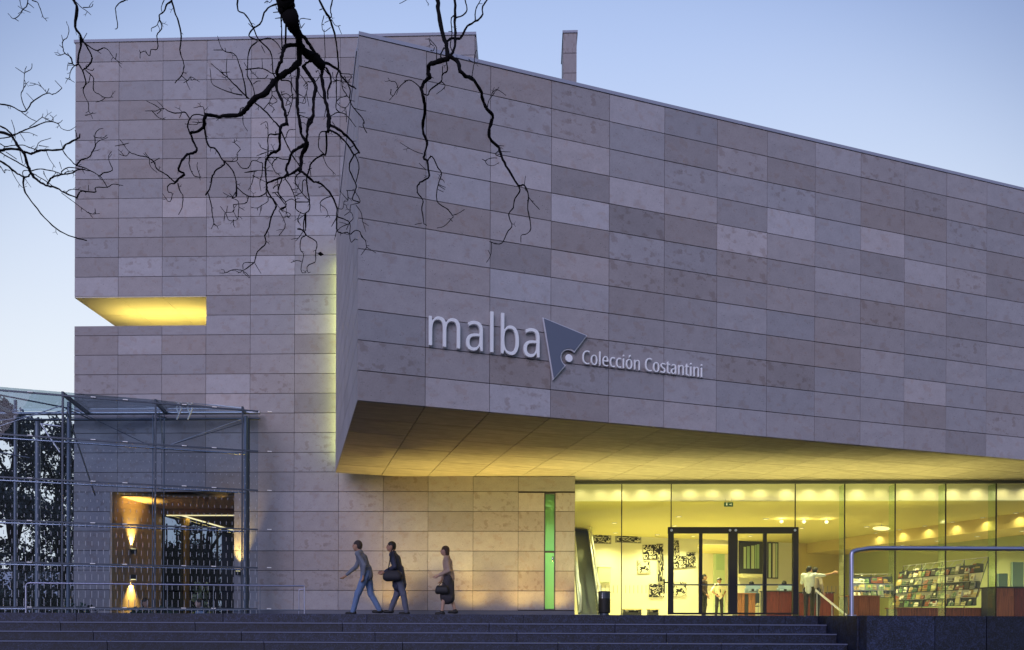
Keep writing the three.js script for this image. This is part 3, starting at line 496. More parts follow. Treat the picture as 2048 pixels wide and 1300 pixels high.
// ---------- bare tree hanging into the picture ----------
{
  const base = V(-8.6, -1.6, 4.2), o = thing('bare_tree', 'leafless dark tree beside the camera whose branches hang down before the museum', 'tree', base);
  const groups = { L: [7.0, [], []], C: [7.6, [], []], R: [7.9, [], []], K: [6.3, [], []] };
  const draw = (key) => (w0, w1, list) => {
    const g = groups[key], pts = []; for (let i = 0; i < list.length; i += 2) { const x = list[i], y = list[i + 1], Z = g[0] + 1.1 * (vn(x / 130 + 3, y / 130 + 9) - .5) + .5 * (vn(x / 40 + 30, y / 40) - .5); pts.push(P(x, y, Z)); }
    const k = g[0] / F * .5, c = pts.length > 2 ? curve(pts, Math.min(60, pts.length * 3)) : pts, j = Math.min(.006, w0 * k * .35);
    const q = c.map((p, i) => i && i < c.length - 1 ? p.clone().add(new THREE.Vector3(rr(-j, j), rr(-j, j), rr(-j, j))) : p);
    for (let n = Math.floor(rr(.6, 2.4) * Math.min(1.6, c.length / 12)), i = 0; i < n; i++) {   // short spurs and buds
      const m = 1 + Math.floor(rnd() * (q.length - 2)); if (!q[m + 1]) continue; const d = q[m + 1].clone().sub(q[m - 1]).normalize(), s = new THREE.Vector3(-d.y, d.x, rr(-.3, .3)).multiplyScalar(rnd() < .5 ? 1 : -1), l = rr(.012, .075), e = q[m].clone().addScaledVector(s, l * .5).addScaledVector(d, l * rr(.1, .5)), e2 = e.clone().addScaledVector(s, l * rr(.1, .5)).addScaledVector(d, l * .5);
      g[2].push(taperTube([q[m], e, e2], k * 1.35, k * .8, 4, .2)); if (l > .045 && rnd() < .6) g[2].push(taperTube([e, e.clone().addScaledVector(s, l * .5).addScaledVector(d, -l * .3)], k * .8, k * .5, 4));
    }
    (w0 > 2.6 ? g[1] : g[2]).push(taperTube(q, Math.max(w0, 1.35) * k * 1.08, Math.max(w1, 1.0) * k * 1.08, w0 > 6 ? 10 : 6, .34));
  };
  const L = draw('L'), C = draw('C'), R = draw('R'), K = draw('K');
  L(5.9,4.3,[137,-51,141,-23,146,0,154,14,151,53,161,72,166,84]); L(3.9,3.1,[161,74,162,92,157,109,156,125,165,140]); L(3.1,2.3,[166,82,174,94,184,117,179,129,170,137,166,140]);
L(2.3,1.0,[169,86,193,101,207,96,214,98,223,109,231,119,244,128]); L(1.2,0.6,[193,101,202,107]); L(1.0,0.4,[231,119,233,107]);
L(2.7,0.8,[165,140,169,152,172,166,166,182,176,205,177,219,185,237]); L(2.3,1.0,[172,141,181,149,187,156,187,180,197,188,211,195,226,194]); L(1.2,0.6,[211,195,203,201,192,204]);
L(1.2,0.8,[181,149,176,166,172,166]); L(0.8,0.4,[170,231,181,228,186,225]); L(1.2,0.6,[172,137,185,141,188,137]);
L(2.7,0.6,[157,128,149,131,145,127,142,115,130,107,126,96,126,82,135,74,138,59,133,43]); L(1.6,0.8,[149,131,142,141,140,158,149,165]); L(1.0,0.4,[130,107,118,111,111,108]);
L(1.0,0.4,[126,96,119,90]); L(1.0,0.4,[126,82,123,70]); L(1.4,1.4,[135,106,146,125]);
L(1.0,0.6,[145,127,137,127,134,141]); L(0.8,0.4,[140,159,131,156]); L(1.6,0.6,[152,4,162,14,172,21,182,30]);
L(0.8,0.4,[166,15,182,14,186,8]); L(1.0,0.4,[166,80,174,66]); L(2.3,0.6,[82,-51,64,-20,56,0,54,11,46,19,40,29,29,37,16,27]);
L(1.0,0.6,[29,37,37,42]); L(0.8,0.4,[46,19,61,25]); L(1.0,0.6,[39,-4,42,12,46,19,36,12]);
L(2.1,0.6,[82,-51,64,0,74,4,80,16,86,33,94,42]); L(1.0,0.4,[56,6,68,16]); L(2.3,1.4,[277,-39,262,-12,249,1,239,6,232,13,232,29,234,57,230,58]);
L(3.1,1.0,[332,-51,342,-23,343,1,334,8,328,23,319,31,319,39,324,55,314,70,315,98,302,100,299,111,289,103,281,106,280,117]); L(1.8,1.0,[338,-20,328,0,323,14,324,25]); L(1.2,0.4,[319,39,313,51,303,57,303,63]);
L(0.8,0.4,[281,106,279,100]); L(3.1,1.4,[343,1,350,25,358,47,362,74,360,104,367,125,367,141,363,151,350,166]); L(1.2,0.6,[363,151,375,161,381,154,399,164]);
L(1.0,0.4,[375,161,367,166]); L(1.0,0.4,[373,164,380,180]); L(0.8,0.4,[381,154,383,160,389,158]);
K(2.9,1.2,[-176,137,-59,188,0,208,20,211,44,223,53,221,67,201,94,186,106,189,115,184,124,176]); K(1.8,1.0,[52,219,44,201,42,188,47,176,49,147,53,133]); K(1.2,1.0,[47,176,52,168,49,160]);
K(0.8,0.4,[49,147,31,135]); K(0.8,0.4,[50,145,63,137,64,127]); K(1.2,0.6,[94,186,83,174,72,168,60,166]);
K(0.8,0.4,[83,174,77,164]); K(0.8,0.4,[94,186,98,177]); K(0.8,0.4,[124,176,110,161]);
K(0.8,0.4,[67,201,53,186]); K(1.6,1.2,[44,225,59,236,73,243]); K(1.6,0.8,[59,254,72,244,84,234,86,227]);
K(1.8,0.8,[84,234,104,243,117,246,125,240]); K(1.4,0.8,[117,248,125,258,135,261,152,253]); K(1.0,0.6,[106,244,106,236,100,230]);
K(5.9,5.5,[-352,189,-137,228,0,265,23,272,37,293,49,308]); K(5.5,2.5,[49,308,57,334,64,349,78,363,94,371,113,377,133,387,154,396]); K(2.7,3.5,[-117,209,0,252,12,258,24,269]);
K(2.3,2.0,[-98,287,0,277,20,274]); K(5.1,2.7,[-176,299,0,301,12,299,37,299,49,304,63,307,74,303,94,300,123,299,129,291,149,280,159,275]); K(2.3,1.6,[159,275,160,267]);
K(1.8,0.8,[154,275,152,265,150,260]); K(2.1,1.6,[-78,252,0,287,10,293,25,291,45,290,59,295,78,301]); K(1.6,1.2,[10,293,4,301]);
K(2.3,1.6,[125,299,130,308,141,320,154,331,170,336,199,352,215,375]); K(2.0,1.0,[199,352,207,346,225,339,219,324,218,310,223,303]); K(2.7,1.0,[152,332,162,320,175,316,191,291,195,284,215,275]);
K(1.8,0.8,[191,291,190,269,197,259,206,257]); K(1.0,0.6,[190,275,205,276,214,270]); K(4.3,2.5,[-176,252,0,322,18,334,33,346,47,353,57,353,61,347]);
K(2.5,2.0,[-98,252,0,304,16,314,35,324,55,336]); K(1.8,1.8,[12,304,33,318]); K(2.3,1.6,[61,342,78,338,94,340,109,343,125,349]);
K(3.1,2.1,[47,353,47,373,55,392,70,412,94,441,121,463,149,475,173,481]); K(1.8,1.6,[66,347,90,361,109,375]); K(3.1,2.1,[95,369,100,359,113,352,127,349,145,346,154,340,170,339]);
K(2.0,1.6,[125,349,123,344,133,336,149,336,170,340,180,342]); K(1.6,1.4,[129,347,133,344,152,341]); K(1.4,1.0,[87,342,90,351,96,361]);
K(1.6,0.8,[133,386,135,382,145,379,160,380,172,385]); K(2.9,1.2,[154,395,156,389,164,382,191,384,191,376,215,374,225,369,246,371]); K(0.8,0.6,[177,381,177,370]);
K(1.4,1.0,[123,386,145,402,166,418,184,428,199,427]); K(1.0,0.4,[177,424,185,435]); K(0.8,0.4,[191,428,190,417]);
K(1.6,1.2,[-59,299,0,332,9,346,10,340,20,341]); K(1.2,0.6,[23,341,29,353,39,369,49,377]); K(2.7,1.6,[23,272,43,263,66,254,104,243,117,248]);
K(1.2,0.4,[39,265,57,265,75,272]); K(1.0,0.4,[39,265,50,282]); K(1.2,0.8,[23,240,29,260,31,277]);
K(1.4,0.4,[68,301,74,293,78,285,102,276]); K(0.8,0.4,[78,291,98,294]); K(1.2,0.4,[92,301,97,314,111,335]);
K(0.8,0.4,[125,295,121,281]); K(1.6,1.4,[39,299,45,326]); K(1.6,1.4,[47,353,45,346,49,341,61,342]);
K(0.8,0.4,[119,324,123,338]); C(19.5,29.3,[517,-215,540,-137,556,-68,570,0]); C(29.3,29.7,[570,0,572,12,578,25]);
C(29.7,21.5,[578,25,582,39,586,53]); C(21.5,12.1,[586,53,592,63,597,72]); C(11.7,9.8,[597,72,599,92,598,125]);
C(9.8,7.8,[598,125,583,139,562,152,546,166,529,188,505,201,495,213,487,225]); C(7.0,5.5,[489,221,478,231,454,231,431,233,411,229]); C(9.8,18.0,[601,90,614,107,632,117]);
C(18.8,14.9,[628,114,640,127,644,133]); C(5.9,6.6,[601,66,618,88,636,115]); C(5.9,5.1,[597,137,595,166,595,195,595,221,601,254]);
C(5.1,5.1,[598,230,603,269,613,283]); C(7.0,4.3,[607,133,620,152,632,176,627,197,626,234,616,254]); C(4.7,4.7,[627,230,616,246,614,269,613,283]);
C(6.6,5.9,[643,133,644,156,650,195,654,213,657,234,657,254]); C(6.6,4.7,[599,88,572,92,566,102,564,117,556,133,554,154,554,180,562,199,571,229,575,250]); C(3.9,3.5,[609,131,614,125,626,121]);
C(5.1,2.0,[644,125,659,129,677,141,683,152,695,166,712,178]); C(4.7,2.9,[605,-98,622,-47,639,0,652,25,661,41,669,68,675,102,677,137]); C(2.3,1.8,[673,-43,665,0,661,21,663,31,659,37]);
C(2.0,1.2,[644,18,639,20]); C(4.3,3.1,[652,135,661,152,661,168,656,182,656,197]); C(2.5,1.6,[677,141,673,152,673,176,673,201,673,219,681,225,691,228]);
C(1.8,1.4,[683,156,685,176,693,191,681,195,673,203]); C(2.3,1.6,[695,166,700,180,700,203,710,219,728,242,726,250,734,266]); C(1.4,1.2,[693,190,700,203,691,215,681,213,673,205]);
C(1.6,1.2,[659,234,675,225,691,229,712,254]); C(1.4,0.8,[691,215,693,231,693,244]); C(1.2,0.4,[710,217,724,221,732,222]);
C(1.6,1.0,[681,147,702,150,702,156,691,164]); C(1.4,0.8,[665,145,669,160,685,162,697,168]); C(1.2,0.6,[665,164,673,160,687,166]);
C(1.6,0.6,[689,152,697,170,712,177]); C(2.7,2.1,[489,-98,482,-49,475,0,476,21,489,27,505,53,517,78,542,106,546,145,550,154]); C(2.7,1.8,[560,4,554,8,542,12,530,23,520,48,505,59,498,72,515,82,505,90,497,106,495,135,495,152,505,170,509,193,505,199]);
C(1.6,1.2,[497,47,507,57]); C(1.8,1.4,[517,82,536,76,552,84,564,102]); C(1.6,1.0,[507,168,513,163,521,162]);
C(2.0,1.6,[491,139,525,137,542,146,550,147]); C(1.0,0.6,[525,137,524,118]); C(1.2,0.6,[536,150,530,156,513,157]);
C(1.0,0.6,[523,92,530,106]); C(1.0,0.6,[495,137,488,125]); C(2.5,1.0,[493,195,489,168,480,133,470,109,452,104,444,98,435,72]);
C(1.0,0.6,[446,100,427,100]); C(0.8,0.4,[452,104,450,96]); C(2.9,1.0,[497,197,474,174,456,156,436,139,422,127]);
C(2.0,0.8,[484,190,464,186,439,176,424,166,420,137]); C(1.4,0.6,[456,156,453,145,454,117]); C(1.0,0.4,[442,145,460,144]);
C(2.3,2.3,[562,29,563,59,564,102,564,117]); C(3.5,3.1,[572,47,571,88]); C(2.0,0.8,[565,23,546,25]);
C(2.0,0.8,[565,35,550,37]); C(1.6,0.6,[565,18,554,18,552,12]); C(1.4,0.6,[564,39,562,49]);
C(1.2,0.6,[602,57,602,37,622,39]); C(0.8,0.4,[603,55,609,47]); C(2.0,1.6,[562,161,579,162,583,182,585,195,579,221,575,231]);
C(1.6,1.2,[581,145,585,172,591,184]); C(1.4,0.8,[562,190,575,188,585,197,595,195]); C(1.6,1.0,[601,150,614,170,611,191,605,205]);
C(1.6,1.2,[613,164,632,162,640,150]); C(1.6,1.4,[632,176,644,195,652,199]); C(1.2,0.8,[597,188,609,195,609,207,599,205]);
C(1.6,0.8,[542,176,544,191,538,207,548,217,544,225]); C(1.2,0.8,[544,190,554,203,546,207,540,205]); C(1.2,0.8,[527,219,538,205]);
C(1.2,0.8,[572,209,577,197,587,188]); C(1.2,0.6,[562,182,568,195,581,205,571,211]); C(1.0,0.6,[613,188,618,213]);
C(1.0,0.6,[597,225,611,226]); C(1.4,1.0,[597,229,622,239]); C(1.0,0.6,[654,205,649,233]);
C(1.0,0.6,[607,172,614,166,616,172]); C(1.8,1.2,[646,135,657,149]); C(1.4,0.8,[632,145,636,141,640,150]);
C(2.5,2.3,[507,203,529,221,548,242,560,254]); C(2.5,2.3,[552,246,560,257,575,291,587,314,599,332]); C(1.6,0.6,[486,231,486,244,495,262]);
C(2.0,1.2,[478,229,482,217,487,215]); C(1.2,0.6,[648,31,644,49,650,63,661,55]); C(1.0,0.4,[650,45,659,41]);
C(1.0,0.4,[663,39,673,52,681,51]); C(1.0,0.4,[677,53,683,68]); C(1.0,0.6,[648,59,650,117,648,123]);
C(0.8,0.4,[529,6,534,2,540,5,546,-4]); C(1.6,0.8,[550,156,540,166,542,176]); C(5.1,3.1,[572,230,573,246,562,253,560,265,557,300,544,306,534,316,530,332,532,351,533,371]);
C(1.8,1.0,[573,244,577,252]); C(2.3,2.1,[560,267,552,269,536,273,536,300,535,316]); C(1.4,0.6,[536,271,534,244,521,249]);
C(1.2,0.6,[536,301,521,294,517,285]); C(1.0,0.4,[534,304,513,312]); C(1.0,0.6,[557,302,544,301,521,308]);
C(1.2,0.6,[571,277,577,261,591,259]); C(7.4,5.5,[613,283,613,291,605,308,601,332,600,342]); C(5.3,3.9,[612,289,595,296,583,308,577,324,572,337,575,347,568,355]);
C(4.3,3.1,[599,336,583,347,568,354,546,361,534,367]); C(4.3,2.0,[601,342,614,351,626,363,642,367,661,388,673,414,673,433,675,461,683,467]); C(1.8,0.8,[683,467,697,466,702,484,710,478,716,480]);
C(2.1,1.8,[601,345,591,355,591,365,603,384,619,402]); C(2.5,1.8,[613,351,614,371,619,402,619,418,611,429,611,461]); C(1.6,1.2,[605,384,605,365,609,359,613,363]);
C(2.1,1.6,[570,357,583,377,591,400,592,418,601,425,611,429]); C(1.6,1.6,[591,404,618,404]); C(2.3,1.6,[564,357,557,377,557,386,573,410,560,418]);
C(1.6,1.2,[555,359,556,375,556,384]); C(3.5,2.3,[533,371,536,384,550,406,552,414,546,425,536,459,529,472]); C(2.5,1.8,[529,470,532,486,515,504,509,525]);
C(2.0,1.0,[509,525,486,541,476,546]); C(1.4,0.4,[486,541,468,539,450,546,439,546]); C(1.2,1.0,[509,525,486,528,486,539]);
C(1.2,0.8,[510,527,522,547]); C(1.0,0.8,[486,545,499,556]); C(0.8,0.6,[486,543,492,546,500,555]);
C(2.3,1.6,[533,367,534,392,544,396]); C(1.4,1.2,[544,386,556,384]); C(1.4,0.6,[536,394,536,402,524,410,515,416,501,414]);
C(1.0,0.4,[524,410,522,422]); C(0.8,0.4,[515,415,515,421]); C(1.8,1.2,[550,386,568,406,572,414,558,421,560,425,571,451,558,471]);
C(1.4,0.8,[562,420,575,425,581,429,576,435,573,423]); C(1.4,1.2,[570,404,583,398,591,402]); C(1.6,1.2,[554,384,568,406]);
C(1.4,1.0,[546,396,562,418,573,412]); C(3.5,2.5,[652,263,652,308,644,310,624,324,618,341,614,351]); C(1.8,1.6,[654,263,642,264,637,285,640,300,650,310]);
C(1.6,0.6,[646,312,652,328,671,349]); C(1.0,0.6,[616,339,624,336]); C(1.0,0.6,[620,339,622,353]);
C(7.0,5.5,[657,230,658,244,656,263]); C(3.3,2.7,[657,259,673,267,693,287,708,310]); C(5.1,3.1,[657,248,683,263,704,283,719,306]);
C(1.8,1.4,[699,296,708,291]); C(1.2,0.8,[665,244,673,257]); C(1.0,0.6,[704,283,712,282]);
C(2.7,2.0,[708,310,700,326,699,339,706,355,712,371,710,382,706,400,718,404]); C(2.1,1.8,[710,308,717,326,716,347,712,365]); C(2.0,1.8,[719,304,708,310]);
C(1.8,1.0,[710,382,720,404,700,410]); C(1.0,0.8,[693,381,710,381]); C(1.6,0.6,[712,410,722,425,726,445,732,464]);
C(1.4,1.0,[695,382,695,402,689,402,685,418,673,416]); C(2.1,1.4,[673,433,685,437,699,445,700,468,710,461,720,463,722,470,732,482]); C(1.6,0.8,[721,468,731,482,734,494,752,506]);
C(1.2,0.8,[734,494,722,510]); C(1.2,1.0,[699,445,706,437,704,427,700,423,702,410]); C(1.0,0.6,[700,423,689,431]);
C(1.2,0.8,[699,447,681,455,675,461]); C(0.8,0.4,[697,449,693,459]); C(1.0,0.6,[695,400,680,382]);
C(1.6,0.8,[663,392,648,398,640,407,652,418,656,431,650,435]); C(1.0,0.4,[673,461,669,480]); C(0.8,0.4,[672,437,663,453]);
C(1.2,1.0,[673,435,667,447]); C(1.4,1.0,[642,367,644,373,636,374]); C(1.4,0.8,[611,429,597,439,601,451]);
C(1.2,0.8,[601,425,595,441,599,447]); C(2.0,2.1,[611,425,607,449,611,470]); C(1.8,1.6,[612,429,612,455]);
C(3.1,2.0,[595,458,603,459,607,463,613,470]); C(1.8,0.8,[611,471,602,478,601,500,607,508,604,525,602,537,604,545,613,545]); C(1.0,0.4,[603,523,595,521,582,525]);
C(2.0,1.0,[613,471,634,486,631,506,631,522,614,533,616,545,621,544]); C(1.0,0.8,[631,506,640,507]); C(3.9,6.6,[637,507,642,508]);
C(5.9,1.2,[642,508,647,509]); C(1.2,0.6,[605,464,597,476,591,482]); C(1.6,1.0,[525,326,524,351,520,363,522,382]);
C(1.2,0.6,[489,345,513,341,546,342]); C(1.2,0.8,[505,351,534,365]); C(0.8,0.4,[509,343,505,363,497,380]);
C(1.8,1.6,[530,318,548,314,564,318,577,319]); C(1.6,1.4,[554,316,544,328,550,343,560,351]); C(1.4,1.2,[534,318,546,332]);
C(1.0,0.6,[583,380,597,375,587,365]); C(1.0,0.6,[591,392,605,384]); C(1.2,0.6,[491,345,513,343]);
C(1.0,0.6,[546,377,554,369]); C(6.9,4.2,[412,228,409,236,408,252,394,262,380,267]); C(4.2,3.7,[381,267,387,285,394,298,389,305,378,308,365,319,358,333,358,342,368,347,359,356,350,365]);
C(2.5,0.9,[350,365,332,349,315,339,306,322,297,316,274,310,259,304,247,289,240,279]); C(1.4,0.7,[299,317,300,331,314,345]); C(1.2,0.5,[302,326,319,316]);
C(1.2,0.5,[299,317,290,305]); C(1.2,0.7,[259,304,252,312,238,308]); C(1.2,0.7,[247,289,230,292]);
C(1.2,0.5,[247,289,258,286]); C(1.2,0.9,[306,322,314,338]); C(2.1,0.9,[350,367,338,369,335,375,336,383,344,387,343,398,337,403,325,387]);
C(2.1,0.9,[356,367,360,382,366,393,365,412,357,429]); C(2.1,1.4,[379,310,379,332,389,352,402,354]); C(1.2,0.7,[400,353,394,332,395,325]);
C(2.8,1.8,[380,266,375,252,378,241,389,229,409,232]); C(2.5,0.9,[380,238,370,225,359,226,343,225,327,217,315,221,290,222]); C(1.4,0.7,[322,219,311,211,293,202]);
C(1.2,0.9,[323,220,314,228]); C(1.4,0.7,[304,222,321,237,330,238]); C(1.2,0.7,[363,227,359,236]);
C(1.8,0.9,[409,229,407,215,401,213,387,216]); C(1.4,0.7,[408,244,396,246,394,249,370,248]); C(1.2,0.7,[396,245,385,244]);
C(3.5,2.8,[409,252,411,271,418,293,431,298,445,320]); C(3.2,2.1,[448,322,448,330,433,340,424,356,420,375,411,390]); C(2.1,0.9,[416,386,422,407,425,432,427,448,422,458]);
C(0.9,0.7,[427,448,435,453]); C(1.2,0.9,[419,364,423,365]); C(2.5,1.8,[449,323,463,338,471,356,473,375,472,393]);
C(1.6,0.6,[446,322,474,321,474,308,480,296,469,285,469,278]); C(0.8,0.4,[469,285,464,284]); C(1.6,1.4,[474,324,484,336,497,335,504,322,525,326]);
C(2.0,1.8,[472,365,475,375,497,392,520,393,534,384]); C(1.6,1.4,[497,393,492,406,476,408,467,409]); C(1.6,1.0,[474,375,472,394,464,396,476,402,477,425,474,439,458,441,452,427,448,423]);
C(1.2,0.8,[467,409,467,423,450,425]); C(1.0,0.8,[467,423,474,437]); C(1.2,0.8,[467,439,467,449,470,455]);
C(1.0,0.4,[450,425,441,413]); C(0.8,0.4,[453,425,455,412]); C(0.8,0.4,[450,427,448,441]);
C(0.8,0.4,[466,394,458,386]); C(0.8,0.4,[464,394,454,390,446,385]); C(1.2,0.8,[474,380,464,396]);
R(9.0,7.4,[819,-293,854,-137,869,-55,876,0,877,25,885,64,893,92,897,115]); R(5.5,4.3,[897,-117,909,-51,910,0,910,37,910,74,909,98,897,115]); R(4.3,2.5,[895,82,905,76,918,78,936,51,950,43,962,35,967,10,974,0,991,-35]);
R(2.3,1.6,[950,43,952,18,960,2,971,-23]); R(2.5,2.0,[910,37,928,29,934,18,930,0,924,-23]); R(2.3,1.6,[910,31,903,35,904,68,901,94,905,104]);
R(1.0,0.6,[904,63,897,63]); R(7.8,5.5,[897,117,869,125,858,133,856,145,860,152,848,164,843,178,846,190,849,215,846,254]); R(1.6,1.0,[860,154,867,156]);
R(6.6,5.5,[897,113,914,121,920,141,930,152,944,156,963,184,965,199,975,219,985,234,980,254]); R(2.3,2.3,[888,96,881,113,887,119]); R(2.5,2.0,[893,125,895,141,885,149,883,162,860,180,856,190,848,188]);
R(1.6,1.2,[885,133,885,149]); R(1.8,1.0,[881,162,890,170,873,188]); R(1.6,0.8,[873,121,873,96,868,88,858,78,854,78]);
R(1.0,0.6,[869,94,867,101,861,101]); R(0.8,0.8,[858,80,862,88,867,92]); R(2.0,1.0,[841,176,828,164,817,160,797,176,787,191,778,201]);
R(1.0,0.6,[817,160,808,162]); R(1.2,0.6,[796,176,791,164,781,162,776,156]); R(0.8,0.6,[785,191,781,188,783,178]);
R(1.6,0.6,[944,154,948,127,950,109,953,100]); R(0.8,0.4,[945,125,937,118]); R(1.6,0.8,[975,215,977,203,985,191,994,180,1012,191]);
R(1.0,0.8,[983,191,985,184,994,178]); R(0.8,0.4,[994,180,998,174]); R(1.0,0.4,[854,-31,828,-12,813,0,799,7]);
R(1.0,0.4,[854,-31,852,0,858,9]); R(4.9,1.4,[846,240,846,261,854,287,850,303,848,318,854,321,856,338,858,353,840,365,835,373,835,385,846,402,844,416,848,447,853,451]); R(2.5,1.8,[856,321,862,312,875,334,883,347,877,365,875,404,895,418,905,431]);
R(1.4,0.8,[905,431,916,427,929,419]); R(1.4,0.8,[907,433,887,453,874,456]); R(1.6,1.0,[877,369,891,375]);
R(1.2,0.8,[879,357,885,359,889,365]); R(1.0,0.6,[876,379,887,384]); R(1.2,0.8,[877,371,890,379]);
R(0.8,0.6,[902,439,905,443]); R(1.4,0.4,[846,308,826,301,800,285]); R(1.2,0.6,[852,340,838,326]);
R(0.6,0.4,[844,446,830,449]); R(6.3,3.5,[983,240,979,260,980,277,996,293,1004,314,1014,334,1038,373]); R(2.7,1.4,[1038,375,1040,381,1029,400,1026,416,1017,430,1024,451,1014,465,1006,484,993,488,983,484,979,483]);
R(1.4,0.6,[983,484,983,500,980,514,973,525]); R(1.0,0.4,[981,510,976,500]); R(3.1,1.2,[1038,371,1049,371,1057,392,1055,412,1059,435,1062,456,1053,468,1042,472,1042,485]);
R(1.6,1.4,[1057,394,1067,406,1079,419]); R(0.8,0.4,[1049,368,1051,352]); R(1.8,1.2,[1003,314,991,309,997,301]);
R(1.2,0.8,[994,316,983,316,971,322,975,329,987,331,998,325]); R(0.8,0.6,[971,322,964,318]); R(1.0,0.4,[997,291,1008,292]);
R(1.0,0.4,[1002,303,1021,304]);

  for (const key of 'LCRK') { const m = partW(o, 'limb', merge(groups[key][1]), M.bark); o.updateMatrixWorld(true); partW(m, 'twigs', merge(groups[key][2]), M.bark, 'stuff'); }
  const T = (pts, a, b) => taperTube(curve(pts, 24), a, b, 12, .12), bough = [V(-8.6, 4.6, 4.2), V(-8.1, 6.4, 4.8), V(-5.6, 7.9, 6.4), V(-4, 8.3, 7.1), P(517, -215, 7.6)];
  partW(o, 'trunk', T([base.clone(), V(-8.65, .5, 4.2), V(-8.6, 2.6, 4.1), V(-8.6, 4.8, 4.2)], .34, .25), M.bark);
  partW(o, 'bough', merge([T(bough, .25, .09), T([V(-4, 8.3, 7.1), V(-2.6, 8.9, 7.6), P(819, -293, 7.9)], .11, .1), T([V(-8.6, 2.9, 4.1), V(-7.4, 4.0, 5.4), P(-352, 189, 6.3), P(-137, 228, 6.3)], .13, .07), T([V(-5.6, 7.9, 6.4), P(137, -51, 7.0)], .05, .016), T([V(-4, 8.3, 7.1), P(332, -51, 7.0)], .04, .01), T([V(-4.6, 8.15, 6.9), P(278, -39, 7.0)], .03, .006), T([V(-5.6, 7.9, 6.4), P(82, -51, 7.0)], .03, .008)]), M.bark);
}

